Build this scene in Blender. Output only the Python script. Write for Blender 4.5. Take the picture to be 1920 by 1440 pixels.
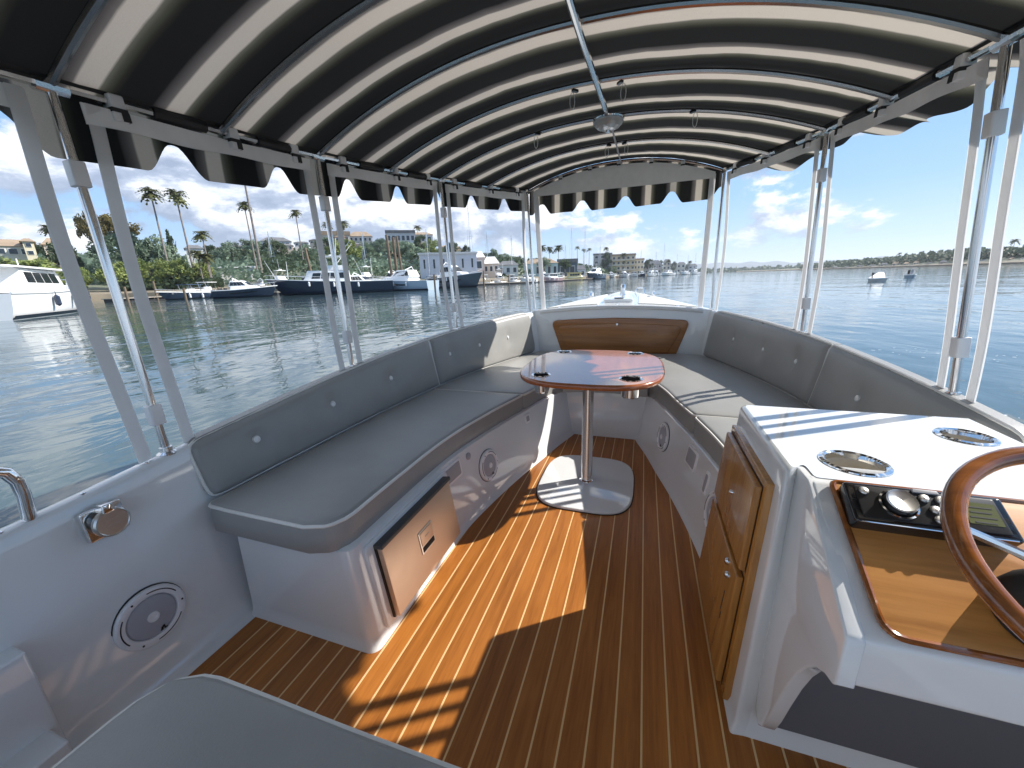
import bpy, bmesh, math, random
from math import sin, cos, pi, sqrt, radians, atan2
from mathutils import Vector, Matrix, noise
from mathutils.geometry import tessellate_polygon

for o in list(bpy.data.objects):
    bpy.data.objects.remove(o, do_unlink=True)
S = bpy.context.scene
COL = S.collection
V = Vector

# ------------------------------------------------------------------ camera
# boat frame: +X starboard, +Y towards the bow, +Z up, cabin floor at z = 0
F_PX = 721.0
AX = [V((0.948, 0.052, -0.314)), V((0.316, -0.259, 0.912)), V((-0.034, -0.964, -0.262))]
CAM = V((0.213, 0.0, 1.07))
fw = V((1210 - 960, 515 - 720, F_PX)).normalized()
q2 = V((1210 - 960 + 1000, 515 - 720 - 35, F_PX))
up = fw.cross(q2).normalized()
if up.y > 0: up = -up
rt = fw.cross(up)
if rt.x < 0: rt = -rt
AX = [rt, fw, up]                       # boat axes in camera space (x right, y down, z forward)
cam_d = bpy.data.cameras.new('camera'); cam = bpy.data.objects.new('camera', cam_d); COL.objects.link(cam)
cx = V((AX[0].x, AX[1].x, AX[2].x)); cy = V((AX[0].y, AX[1].y, AX[2].y)); cz = V((AX[0].z, AX[1].z, AX[2].z))
m = Matrix.Identity(4)
for i in range(3):
    m[i][0], m[i][1], m[i][2], m[i][3] = cx[i], -cy[i], -cz[i], CAM[i]
cam.matrix_world = m
cam_d.sensor_fit = 'HORIZONTAL'; cam_d.sensor_width = 36.0; cam_d.lens = F_PX / 1920 * 36
cam_d.clip_start = 0.02; cam_d.clip_end = 20000
S.camera = cam

# ------------------------------------------------------------------ sun and sky
SUN = V((1.085, 0.72, 1.0)).normalized()         # towards the sun
SUN_EL = math.asin(SUN.z); SUN_AZ = atan2(SUN.x, SUN.y)
sd = bpy.data.lights.new('sun', 'SUN'); sd.energy = 5.0; sd.angle = radians(0.53); sd.color = (1.0, 0.945, 0.87)
so = bpy.data.objects.new('sun', sd); COL.objects.link(so)
so.rotation_euler = (-SUN).to_track_quat('-Z', 'Y').to_euler()
so.location = (6, 4, 8)

W = bpy.data.worlds.new('World'); S.world = W; W.use_nodes = True
nt = W.node_tree; nt.nodes.clear()
def N(nt, t, **kw):
    n = nt.nodes.new(t)
    for k, v in kw.items():
        if k.startswith('i_'):
            key = k[2:]
            n.inputs[int(key) if key.isdigit() else key.replace('_', ' ')].default_value = v
        else: setattr(n, k, v)
    return n
def math_n(nt, op, a, b=None, c=None, clamp=False):
    n = nt.nodes.new('ShaderNodeMath'); n.operation = op; n.use_clamp = clamp
    for i, x in enumerate((a, b, c)):
        if x is None: continue
        if isinstance(x, (int, float)): n.inputs[i].default_value = x
        else: nt.links.new(x, n.inputs[i])
    return n.outputs[0]
def ramp_n(nt, fac, stops, interp='LINEAR'):
    r = nt.nodes.new('ShaderNodeValToRGB'); r.color_ramp.interpolation = interp
    els = r.color_ramp.elements
    while len(els) > 1: els.remove(els[-1])
    els[0].position = stops[0][0]; els[0].color = (*stops[0][1], 1)
    for p, c in stops[1:]:
        e = els.new(p); e.color = (*c, 1)
    if fac is not None: nt.links.new(fac, r.inputs[0])
    return r.outputs[0]
def mix_n(nt, fac, a, b, blend='MIX'):
    n = nt.nodes.new('ShaderNodeMix'); n.data_type = 'RGBA'; n.blend_type = blend
    for s, x in ((0, fac), (6, a), (7, b)):
        if isinstance(x, (int, float)): n.inputs[s].default_value = x
        elif isinstance(x, (tuple, list)): n.inputs[s].default_value = (*x, 1)
        else: nt.links.new(x, n.inputs[s])
    return n.outputs[2]

sky = N(nt, 'ShaderNodeTexSky', sky_type='NISHITA', sun_disc=False, sun_elevation=SUN_EL, sun_rotation=SUN_AZ,
        air_density=1.0, dust_density=0.15, ozone_density=2.0, altitude=0.0)
tc = N(nt, 'ShaderNodeTexCoord'); sep = N(nt, 'ShaderNodeSeparateXYZ')
nt.links.new(tc.outputs['Generated'], sep.inputs[0])
dx, dy, dz = sep.outputs
def cloud_density(off):
    mp = N(nt, 'ShaderNodeMapping'); mp.inputs['Scale'].default_value = (4.3, 4.3, 9.0); mp.inputs['Location'].default_value = off
    nt.links.new(tc.outputs['Generated'], mp.inputs['Vector'])
    n1 = N(nt, 'ShaderNodeTexNoise', noise_dimensions='3D'); n1.inputs['Scale'].default_value = 1.0; n1.inputs['Detail'].default_value = 9; n1.inputs['Roughness'].default_value = 0.61; n1.inputs['Distortion'].default_value = 0.15
    nt.links.new(mp.outputs[0], n1.inputs['Vector'])
    return n1.outputs[0]
OFF = V((1.7, 5.2, 0.3)); sl = SUN * 0.20
d0 = cloud_density(OFF); d1 = cloud_density(OFF + V((sl.x, sl.y, sl.z * 1.6 + 0.10)))
# more cloud towards port, open sky to starboard
bias = math_n(nt, 'MULTIPLY', dx, -0.10)
cov = math_n(nt, 'ADD', d0, bias)
mr = N(nt, 'ShaderNodeMapRange', interpolation_type='SMOOTHSTEP'); nt.links.new(cov, mr.inputs[0])
mr.inputs[1].default_value = 0.478; mr.inputs[2].default_value = 0.560
lit = math_n(nt, 'MULTIPLY_ADD', math_n(nt, 'SUBTRACT', d0, d1), 5.0, 0.50, clamp=True)
ccol = ramp_n(nt, lit, [(0.0, (3.2, 3.8, 5.1)), (0.35, (4.4, 5.0, 6.3)), (0.62, (7.4, 7.8, 8.6)), (1.0, (10.6, 10.5, 10.3))])
fade = N(nt, 'ShaderNodeMapRange'); nt.links.new(dz, fade.inputs[0]); fade.inputs[1].default_value = -0.02; fade.inputs[2].default_value = 0.10
mask = math_n(nt, 'MULTIPLY', math_n(nt, 'MULTIPLY', mr.outputs[0], fade.outputs[0]), 0.92)
grad = ramp_n(nt, math_n(nt, 'MAXIMUM', dz, 0.0), [(0.0, (5.9, 7.1, 8.4)), (0.05, (4.7, 6.4, 8.6)), (0.15, (3.1, 5.3, 8.5)), (0.40, (1.9, 4.0, 7.6)), (1.0, (1.6, 3.3, 6.6))])
skyc = mix_n(nt, 0.88, sky.outputs[0], grad)
skym = mix_n(nt, mask, skyc, ccol)
bg = N(nt, 'ShaderNodeBackground'); bg.inputs['Strength'].default_value = 0.083
nt.links.new(skym, bg.inputs['Color'])
out = N(nt, 'ShaderNodeOutputWorld'); nt.links.new(bg.outputs[0], out.inputs['Surface'])

S.view_settings.view_transform = 'Standard'; S.view_settings.look = 'None'
S.view_settings.exposure = 0.74; S.view_settings.gamma = 1.0; S.view_settings.use_curve_mapping = False
S.render.engine = 'CYCLES'
S.cycles.use_denoising = True
S.cycles.max_bounces = 8; S.cycles.transparent_max_bounces = 16; S.cycles.caustics_reflective = False; S.cycles.caustics_refractive = False
S.cycles.sample_clamp_indirect = 6.0

# ------------------------------------------------------------------ materials
MATS = {}
def mat(name, col, rough=0.5, metal=0.0, var=0.0, vscale=8.0, bump=0.0, bscale=60.0, coat=0.0, spec=0.5, rvar=0.0):
    if name in MATS: return MATS[name]
    M = bpy.data.materials.new(name); M.use_nodes = True; t = M.node_tree; b = t.nodes['Principled BSDF']
    b.inputs['Roughness'].default_value = rough; b.inputs['Metallic'].default_value = metal
    b.inputs['Coat Weight'].default_value = coat; b.inputs['Coat Roughness'].default_value = 0.04
    b.inputs['Specular IOR Level'].default_value = spec
    c = (*col, 1); b.inputs['Base Color'].default_value = c
    tcn = N(t, 'ShaderNodeTexCoord')
    if var or rvar:
        n = N(t, 'ShaderNodeTexNoise'); n.inputs['Scale'].default_value = vscale; n.inputs['Detail'].default_value = 5
        t.links.new(tcn.outputs['Object'], n.inputs['Vector'])
        if var:
            r = ramp_n(t, n.outputs[0], [(0.3, tuple(x * (1 - var) for x in col)), (0.7, tuple(min(1, x * (1 + var)) for x in col))])
            t.links.new(r, b.inputs['Base Color'])
        if rvar:
            t.links.new(math_n(t, 'MULTIPLY_ADD', n.outputs[0], rvar, rough - rvar * 0.5, clamp=True), b.inputs['Roughness'])
    if bump:
        n = N(t, 'ShaderNodeTexNoise'); n.inputs['Scale'].default_value = bscale; n.inputs['Detail'].default_value = 4
        t.links.new(tcn.outputs['Object'], n.inputs['Vector'])
        bp = N(t, 'ShaderNodeBump'); bp.inputs['Strength'].default_value = bump; bp.inputs['Distance'].default_value = 0.002
        t.links.new(n.outputs[0], bp.inputs['Height']); t.links.new(bp.outputs[0], b.inputs['Normal'])
    MATS[name] = M; return M
def wood(name, dark, light, rough=0.35, coat=0.0, axis=1, scale=1.0, island=False, coat_r=0.05, spec=0.5):
    if name in MATS: return MATS[name]
    M = bpy.data.materials.new(name); M.use_nodes = True; t = M.node_tree; b = t.nodes['Principled BSDF']
    b.inputs['Roughness'].default_value = rough; b.inputs['Coat Weight'].default_value = coat; b.inputs['Coat Roughness'].default_value = coat_r
    b.inputs['Specular IOR Level'].default_value = spec
    tcn = N(t, 'ShaderNodeTexCoord'); mp = N(t, 'ShaderNodeMapping'); sc = [22 * scale] * 3; sc[axis] = 1.3 * scale
    mp.inputs['Scale'].default_value = sc; t.links.new(tcn.outputs['Object'], mp.inputs['Vector'])
    if island:
        oi = N(t, 'ShaderNodeObjectInfo'); cb = N(t, 'ShaderNodeCombineXYZ')
        t.links.new(math_n(t, 'MULTIPLY', oi.outputs['Random'], 40.0), cb.inputs[0]); t.links.new(cb.outputs[0], mp.inputs['Location'])
    n = N(t, 'ShaderNodeTexNoise'); n.inputs['Scale'].default_value = 1.0; n.inputs['Detail'].default_value = 8; n.inputs['Roughness'].default_value = 0.62; n.inputs['Distortion'].default_value = 0.6
    t.links.new(mp.outputs[0], n.inputs['Vector'])
    n2 = N(t, 'ShaderNodeTexNoise'); n2.inputs['Scale'].default_value = 6.0; n2.inputs['Detail'].default_value = 6
    t.links.new(mp.outputs[0], n2.inputs['Vector'])
    f = math_n(t, 'ADD', math_n(t, 'MULTIPLY', n.outputs[0], 0.7), math_n(t, 'MULTIPLY', n2.outputs[0], 0.3))
    col = ramp_n(t, f, [(0.34, tuple(x * 0.85 for x in dark)), (0.50, tuple((a + c) / 2 for a, c in zip(dark, light))), (0.64, light)])
    if island:
        hv = N(t, 'ShaderNodeHueSaturation'); t.links.new(col, hv.inputs['Color'])
        wr = N(t, 'ShaderNodeTexNoise'); wr.inputs['Scale'].default_value = 3.2; wr.inputs['Detail'].default_value = 5; t.links.new(tcn.outputs['Object'], wr.inputs['Vector'])
        t.links.new(math_n(t, 'ADD', math_n(t, 'MULTIPLY_ADD', oi.outputs['Random'], 0.22, 0.72), math_n(t, 'MULTIPLY', wr.outputs[0], 0.36)), hv.inputs['Value']); col = hv.outputs[0]
        t.links.new(math_n(t, 'MULTIPLY_ADD', wr.outputs[0], 0.30, rough - 0.15), b.inputs['Roughness'])
    t.links.new(col, b.inputs['Base Color'])
    bp = N(t, 'ShaderNodeBump'); bp.inputs['Strength'].default_value = 0.12; bp.inputs['Distance'].default_value = 0.001
    t.links.new(n2.outputs[0], bp.inputs['Height']); t.links.new(bp.outputs[0], b.inputs['Normal'])
    MATS[name] = M; return M

GEL = mat('white_gelcoat', (0.755, 0.772, 0.775), 0.06, coat=0.6, rvar=0.05, vscale=14)
NONSKID = mat('nonskid_deck', (0.62, 0.61, 0.57), 0.6, bump=0.5, bscale=400)
VINYL = mat('grey_marine_vinyl', (0.30, 0.297, 0.283), 0.38, var=0.07, vscale=5, bump=0.35, bscale=260)
PIPE = mat('white_piping', (0.74, 0.73, 0.69), 0.45)
BUTTON = mat('pale_button', (0.78, 0.78, 0.77), 0.3)
STEEL = mat('polished_stainless', (0.72, 0.71, 0.70), 0.13, 1.0, rvar=0.08, vscale=30)
BOWST = mat('dark_stainless', (0.42, 0.41, 0.40), 0.22, 1.0, rvar=0.1, vscale=30)  # darker, rougher steel for the canopy bows
BRUSHED = mat('brushed_stainless', (0.62, 0.60, 0.57), 0.30, 1.0, rvar=0.1, vscale=20)
CHROME = mat('chrome', (0.8, 0.8, 0.8), 0.06, 1.0)
BLACKP = mat('black_plastic', (0.012, 0.012, 0.013), 0.28)
DARK = mat('dark_recess', (0.02, 0.02, 0.022), 0.7)
WHITEV = mat('white_vinyl_webbing', (0.84, 0.84, 0.84), 0.45, var=0.04, vscale=20)
_t = WHITEV.node_tree; _tr = N(_t, 'ShaderNodeBsdfTranslucent'); _tr.inputs[0].default_value = (0.84, 0.84, 0.84, 1); _mx = N(_t, 'ShaderNodeMixShader'); _mx.inputs[0].default_value = 0.4
_t.links.new(_t.nodes['Principled BSDF'].outputs[0], _mx.inputs[1]); _t.links.new(_tr.outputs[0], _mx.inputs[2]); _t.links.new(_mx.outputs[0], _t.nodes['Material Output'].inputs['Surface'])
WHITEP = mat('white_plastic', (0.80, 0.80, 0.81), 0.3)
BANDV = mat('white_vinyl_band', (0.84, 0.84, 0.84), 0.45, var=0.04, vscale=20)
GREYP = mat('grey_plastic', (0.36, 0.36, 0.38), 0.4)
CONE = mat('pale_speaker_cone', (0.42, 0.42, 0.46), 0.55, bump=0.6, bscale=700)
TEAKF = wood('teak_flooring', (0.285, 0.092, 0.014), (0.43, 0.158, 0.028), 0.42, axis=1, scale=1.5, island=True)
HOLLY = mat('holly_strip', (0.74, 0.49, 0.23), 0.45)
TEAKD = wood('varnished_dash_teak', (0.46, 0.185, 0.042), (0.66, 0.30, 0.080), 0.36, 0.2, axis=0, scale=0.8)
TEAKC = wood('varnished_cabinet_teak', (0.36, 0.150, 0.030), (0.52, 0.25, 0.06), 0.25, 0.5, axis=2, scale=0.9)
TEAKB = wood('varnished_door_teak', (0.24, 0.09, 0.018), (0.34, 0.14, 0.032), 0.3, 0.4, axis=0, scale=0.9)
MAHOG = wood('varnished_mahogany', (0.28, 0.075, 0.020), (0.41, 0.125, 0.038), 0.2, 0.7, axis=1, scale=0.8)
MAHOGW = wood('wheel_mahogany', (0.17, 0.050, 0.010), (0.32, 0.105, 0.022), 0.15, 0.8, axis=0, scale=0.8)

# ------------------------------------------------------------------ mesh helpers
class MB:
    def __init__(s): s.v = []; s.f = []; s.uv = None
    def add(s, verts, faces):
        n = len(s.v); s.v += [tuple(p) for p in verts]; s.f += [tuple(i + n for i in f) for f in faces]; return s
    def box(s, c, d, M=None):
        x, y, z = (k / 2 for k in d); c = V(c)
        P = [V((sx * x, sy * y, sz * z)) + c for sx in (-1, 1) for sy in (-1, 1) for sz in (-1, 1)]
        if M is not None: P = [M @ p for p in P]
        return s.add(P, [(0, 1, 3, 2), (4, 6, 7, 5), (0, 4, 5, 1), (2, 3, 7, 6), (0, 2, 6, 4), (1, 5, 7, 3)])
    def tube(s, pts, r, n=8, closed=False, caps=True, M=None):
        pts = [V(p) for p in pts]; k = len(pts); rr = r if isinstance(r, (list, tuple)) else [r] * k
        prev = None; rings = []
        for i, p in enumerate(pts):
            a = pts[(i - 1) % k] if (closed or i > 0) else p; b = pts[(i + 1) % k] if (closed or i < k - 1) else p
            t = (b - a).normalized()
            if prev is None:
                u = t.cross(V((0, 0, 1)));
                if u.length < 1e-3: u = t.cross(V((1, 0, 0)))
                u.normalize()
            else:
                u = prev - t * prev.dot(t)
                if u.length < 1e-5: u = t.orthogonal()
                u.normalize()
            prev = u; w = t.cross(u)
            rings.append([p + (u * cos(2 * pi * j / n) + w * sin(2 * pi * j / n)) * rr[i] for j in range(n)])
        P = [q for r_ in rings for q in r_]
        if M is not None: P = [M @ q for q in P]
        F = []
        for i in range(k if closed else k - 1):
            i2 = (i + 1) % k
            for j in range(n):
                F.append((i * n + j, i * n + (j + 1) % n, i2 * n + (j + 1) % n, i2 * n + j))
        if caps and not closed:
            F.append(tuple(reversed(range(n)))); F.append(tuple(range((k - 1) * n, k * n)))
        return s.add(P, F)
    def lathe(s, prof, n=24, M=None, caps=True):
        P = []; F = []
        for r, z in prof:
            for j in range(n): P.append(V((r * cos(2 * pi * j / n), r * sin(2 * pi * j / n), z)))
        for i in range(len(prof) - 1):
            for j in range(n): F.append((i * n + j, i * n + (j + 1) % n, (i + 1) * n + (j + 1) % n, (i + 1) * n + j))
        if caps:
            F.append(tuple(reversed(range(n)))); F.append(tuple(range((len(prof) - 1) * n, len(prof) * n)))
        if M is not None: P = [M @ p for p in P]
        return s.add(P, F)
    def grid(s, rows, closed=False):
        n = len(rows[0]); P = [p for r in rows for p in r]; F = []
        for i in range(len(rows) - 1):
            for j in range(n if closed else n - 1):
                F.append((i * n + j, i * n + (j + 1) % n, (i + 1) * n + (j + 1) % n, (i + 1) * n + j))
        return s.add(P, F)
    def loft(s, rings, cap0=True, cap1=True):
        n = len(rings[0]); s0 = len(s.v); s.grid(rings, closed=True)
        if cap0: s.f.append(tuple(s0 + i for i in reversed(range(n))))
        if cap1: s.f.append(tuple(s0 + (len(rings) - 1) * n + i for i in range(n)))
        return s
    def slab(s, outline, z0, z1, r=0.0, M=None, fn=None, seg=4, rb=0.0, crown=None):
        """a flat slab of any outline (x, y), edges rounded by r; crown = [(inset, rise)]"""
        L = []
        if rb:
            for k in range(seg + 1):
                a = pi / 2 * (1 - k / seg); L.append((rb * (1 - cos(a)), z0 + rb * (1 - sin(a))))
        else: L.append((0, z0))
        if r:
            for k in range(seg + 1):
                a = pi / 2 * k / seg; L.append((r * (1 - cos(a)), z1 - r + r * sin(a)))
        else: L.append((0, z1))
        if crown: L += [(r + i, z1 + h) for i, h in crown if i < 0.07]
        rings = []
        for ins, z in L:
            rings.append([V((x, y, z)) for x, y in inset(outline, ins)])
        if fn: rings = [[fn(p) for p in q] for q in rings]
        if M is not None: rings = [[M @ p for p in q] for q in rings]
        return s.loft(rings)
    def build(s, name, m, parent=None, smooth=35, mirror=False):
        me = bpy.data.meshes.new(name); v = s.v; f = s.f
        me.from_pydata(v, [], f); me.update()
        bm = bmesh.new(); bm.from_mesh(me)
        bmesh.ops.recalc_face_normals(bm, faces=bm.faces); bm.to_mesh(me); bm.free()
        if s.uv:
            ul = me.uv_layers.new(name='UVMap')
            for lp in me.loops: ul.data[lp.index].uv = s.uv[lp.vertex_index]
        if smooth:
            me.shade_smooth()
            try: me.set_sharp_from_angle(angle=radians(smooth))
            except Exception: pass
        if m: me.materials.append(m)
        o = bpy.data.objects.new(name, me); COL.objects.link(o)
        if parent: o.parent = parent
        return o
def inset(poly, d):
    if abs(d) < 1e-9: return poly
    n = len(poly); area = sum(poly[i][0] * poly[(i + 1) % n][1] - poly[(i + 1) % n][0] * poly[i][1] for i in range(n))
    sg = 1 if area > 0 else -1; out = []
    for i in range(n):
        p = V(poly[i]); a = V(poly[i - 1]); b = V(poly[(i + 1) % n])
        e1 = (p - a); e2 = (b - p)
        if e1.length < 1e-9 or e2.length < 1e-9: out.append(tuple(p)); continue
        e1.normalize(); e2.normalize()
        n1 = V((-e1.y, e1.x)) * sg; n2 = V((-e2.y, e2.x)) * sg
        b_ = n1 + n2
        if b_.length < 1e-6: b_ = n1.copy()
        b_.normalize(); c = max(0.35, b_.dot(n1))
        q = p + b_ * (d / c); out.append((q.x, q.y))
    return out
def rpoly(pts, rad, seg=6):
    """polygon with rounded corners; rad is a number or one per corner"""
    n = len(pts); out = []
    for i in range(n):
        p = V(pts[i]); a = V(pts[i - 1]); b = V(pts[(i + 1) % n]); r = rad[i] if isinstance(rad, (list, tuple)) else rad
        if r <= 0: out.append(tuple(p)); continue
        u = (a - p); v = (b - p); lu, lv = u.length, v.length; u.normalize(); v.normalize()
        ang = u.angle(v); d = min(r / math.tan(ang / 2), lu * 0.49, lv * 0.49)
        for k in range(seg + 1):
            t = k / seg; q = (p + u * d) * (1 - t) ** 2 + p * 2 * t * (1 - t) + (p + v * d) * t * t
            out.append((q.x, q.y))
    return out
def frame(o, x, y):
    """matrix with origin o, local x and y axes given, z = x cross y"""
    x = V(x).normalized(); z = x.cross(V(y)).normalized(); y = z.cross(x)
    return Matrix(((x.x, y.x, z.x, o[0]), (x.y, y.y, z.y, o[1]), (x.z, y.z, z.z, o[2]), (0, 0, 0, 1)))
def interp(tab, t):
    if t <= tab[0][0]: return tab[0][1]
    for (a, p), (b, q) in zip(tab, tab[1:]):
        if t <= b: return p + (q - p) * (t - a) / (b - a)
    return tab[-1][1]
def smooth_tab(tab, sub=8):
    """Catmull-Rom through the table so that curves stay fair"""
    out = []; n = len(tab)
    for i in range(n - 1):
        x0, y0 = tab[i]; x1, y1 = tab[i + 1]
        m0 = (tab[i + 1][1] - tab[i - 1][1]) / (tab[i + 1][0] - tab[i - 1][0]) if i else (y1 - y0) / (x1 - x0)
        m1 = (tab[i + 2][1] - tab[i][1]) / (tab[i + 2][0] - tab[i][0]) if i < n - 2 else (y1 - y0) / (x1 - x0)
        h = x1 - x0
        for k in range(sub):
            t = k / sub
            out.append((x0 + h * t, (2 * t ** 3 - 3 * t * t + 1) * y0 + (t ** 3 - 2 * t * t + t) * h * m0 + (-2 * t ** 3 + 3 * t * t) * y1 + (t ** 3 - t * t) * h * m1))
    out.append(tab[-1]); return out
def lin(a, b, n): return [a + (b - a) * i / (n - 1) for i in range(n)]
def tag(o, label=None, cat=None, group=None, kind=None):
    if label: o['label'] = label
    if cat: o['category'] = cat
    if group: o['group'] = group
    if kind: o['kind'] = kind
    return o
def thing(name, label, cat, loc=(0, 0, 0), group=None):
    o = bpy.data.objects.new(name, None); COL.objects.link(o); o.location = loc; o.empty_display_size = 0.1
    return tag(o, label, cat, group)
def dup(o, parent=None, data=None):
    c = o.copy(); COL.objects.link(c)
    if parent is not None: c.parent = parent
    for ch in [x for x in COL.objects if x.parent == o]: dup(ch, c)
    return c
# ================================================================== the boat
WT = smooth_tab([(-2.0, 0.98), (-1.0, 1.07), (0.2, 1.14), (0.68, 1.155), (1.5, 1.15), (2.05, 1.11), (2.45, 1.05), (3.0, 0.905), (3.45, 0.735), (4.0, 0.50), (4.5, 0.265), (4.85, 0.09), (4.97, 0.015)])
GT = smooth_tab([(-2.0, 0.50), (-1.0, 0.52), (0.2, 0.558), (0.68, 0.600), (1.5, 0.675), (2.45, 0.735), (3.45, 0.785), (4.2, 0.835), (4.97, 0.89)])
FT = smooth_tab([(0.0, 0.48), (0.71, 0.485), (1.3, 0.48), (1.55, 0.447), (1.85, 0.385), (2.1, 0.32), (2.3, 0.27), (2.5, 0.21), (2.54, 0.20)])
Wd = lambda y: interp(WT, y)
Gz = lambda y: interp(GT, y)
Ft = lambda y: interp(FT, y)

boat = thing('electric_boat', 'white fibreglass cruising boat with teak sole that fills the foreground', 'boat')

# hull: outside skin, cap of the gunwale, inner liner down to the cabin sole
rows = []
for y in lin(-2.0, 3.46, 50):
    w, g = Wd(y), Gz(y)
    lw = max(0.2, min(w - 0.14, 1.02))
    half = [(0.35 * w, -0.42), (0.72 * w, -0.22), (0.93 * w, 0.05), (w - 0.005, g * 0.55), (w + 0.012, g - 0.09), (w + 0.012, g - 0.03), (w + 0.004, g - 0.008), (w - 0.012, g),
            (w - 0.034, g), (w - 0.043, g - 0.003), (w - 0.049, g - 0.012), (w - 0.056, g - 0.05), (w - 0.090, g * 0.55), (lw + 0.022, 0.10), (lw + 0.006, 0.045), (lw - 0.012, 0.012), (lw - 0.04, -0.006), (lw - 0.12, -0.012)]
    rows.append((y, half))
mb = MB()
mb.grid([[V((-x, y, z)) for x, z in h] for y, h in rows])
mb.grid([[V((x, y, z)) for x, z in h] for y, h in rows])
mb.build('hull', GEL, boat, 40)
# stem part of the hull under the foredeck
mb = MB()
for s in (-1, 1):
    mb.grid([[V((s * x, y, z)) for x, z in ((0.25 * Wd(y), -0.35), (0.7 * Wd(y), 0.1), (Wd(y) - 0.005, Gz(y) * 0.6), (Wd(y) + 0.012, Gz(y) - 0.09), (Wd(y) + 0.012, Gz(y) - 0.03), (Wd(y), Gz(y)))] for y in lin(3.46, 4.97, 20)])
mb.build('bow', GEL, boat, 40)
# thin bright rub rail along each gunwale
for s in (-1, 1):
    MB().tube([V((s * (Wd(y) + 0.014), y, Gz(y) - 0.06)) for y in lin(-2, 4.95, 60)], 0.012, 8).build('rub_rail', STEEL, boat)

# foredeck with crown, moulded non-skid panels, hatch, bow light and cleats
def deck_z(x, y):
    w = max(Wd(y), 0.02); return Gz(y) + 0.045 * max(0.0, 1 - (x / w) ** 2) * min(1, w / 0.5) + 0.002
mb = MB()
mb.grid([[V((Wd(y) * t, y, deck_z(Wd(y) * t, y))) for t in lin(-1, 1, 25)] for y in lin(3.40, 4.96, 40)])
mb.build('foredeck', GEL, boat)
for s in (-1, 1):
    mb = MB(); top = []; 
    ys = lin(3.50, 4.45, 16)
    top = [[V((s * (0.17 + (max(0.19, Wd(y) - 0.09) - 0.17) * t), y, 0)) for t in lin(0, 1, 10)] for y in ys]
    top = [[V((p.x, p.y, deck_z(p.x, p.y) + 0.006)) for p in r] for r in top]
    mb.grid(top); 
    edge = top[0] + [r[-1] for r in top[1:]] + top[-1][::-1][1:] + [r[0] for r in top[::-1][1:]]
    mb.grid([edge + [edge[0]], [p - V((0, 0, 0.008)) for p in edge + [edge[0]]]])
    mb.build('deck_panel', NONSKID, boat, 30)
o = MB().slab(rpoly([(-0.13, 3.60), (0.13, 3.60), (0.10, 4.15), (-0.10, 4.15)], 0.03), 0.80, 0.868, 0.008).build('hatch', GEL, boat)
MB().tube([V((-0.04, 3.64, 0.874)), V((0.04, 3.64, 0.874))], 0.008, 8).build('latch', CHROME, o)
o = MB().lathe([(0.035, 0.84), (0.035, 0.875), (0.024, 0.885), (0.022, 0.93), (0.026, 0.935), (0.026, 0.965), (0.016, 0.985), (0.0, 0.987)], 16, Matrix.Translation((0, 4.28, 0))).build('bow_light', CHROME, boat)
for s in (-1, 1):
    o = MB().tube([V((s * 0.30, 4.02, 0.875)), V((s * 0.30, 4.07, 0.91)), V((s * 0.30, 4.18, 0.91)), V((s * 0.30, 4.23, 0.875))], 0.011, 8).build('cleat', CHROME, boat)
MB().tube([V((0.12, 4.55, 0.88)), V((0.14, 4.55, 0.935)), V((0.2, 4.48, 0.935)), V((0.22, 4.47, 0.87))], 0.009, 8).build('bow_eye', CHROME, boat)
for x in (-0.5, 0.0, 0.48):
    MB().lathe([(0.016, -0.01), (0.016, 0.003), (0.009, 0.007), (0.0, 0.008)], 12, Matrix.Translation((x, 3.46, deck_z(x, 3.46)))).build('snap_stud', CHROME, boat)

# bulkhead under the foredeck, with its teak locker door
BY = 3.40
prof = [(-Wd(BY) + 0.02, 0.0), (Wd(BY) - 0.02, 0.0), (Wd(BY) - 0.02, Gz(BY))] + [(x, deck_z(x, BY)) for x in lin(Wd(BY) - 0.03, -Wd(BY) + 0.03, 15)] + [(-Wd(BY) + 0.02, Gz(BY))]
MB().slab(prof, -0.05, 0.012, 0.006, M=Matrix(((1, 0, 0, 0), (0, 0, -1, BY), (0, 1, 0, 0), (0, 0, 0, 1)))).build('bulkhead', GEL, boat)
lip = [V((x, BY - 0.018, deck_z(x, BY) - 0.012)) for x in lin(-0.66, 0.66, 21)]
MB().tube(lip, 0.019, 10).build('deck_lip', GEL, boat)
FB = Matrix(((1, 0, 0, 0), (0, 0, -1, BY - 0.012), (0, 1, 0, 0), (0, 0, 0, 1)))
def door_poly(g): return rpoly([(-0.455 + g * 1.2, 0.395 + g), (0.475 - g * 1.2, 0.395 + g), (0.575 - g * 1.1, 0.708 - g), (0.29, 0.722 - g), (0.0, 0.728 - g), (-0.29, 0.720 - g), (-0.560 + g * 1.1, 0.704 - g)], [0.05, 0.05, 0.045, 0.0, 0.0, 0.0, 0.045])
door = MB().slab(door_poly(0), 0.0, 0.020, 0.006, M=FB).build('locker_door', TEAKB, boat)
MB().slab(door_poly(0.045), 0.0215, 0.027, 0.004, M=FB).build('raised_panel', TEAKB, door)
MB().lathe([(0.011, 0.0), (0.011, 0.018), (0.008, 0.022), (0.0, 0.023)], 12, FB @ Matrix.Translation((0.01, 0.675, 0.02))).build('lock', CHROME, door)

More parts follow.
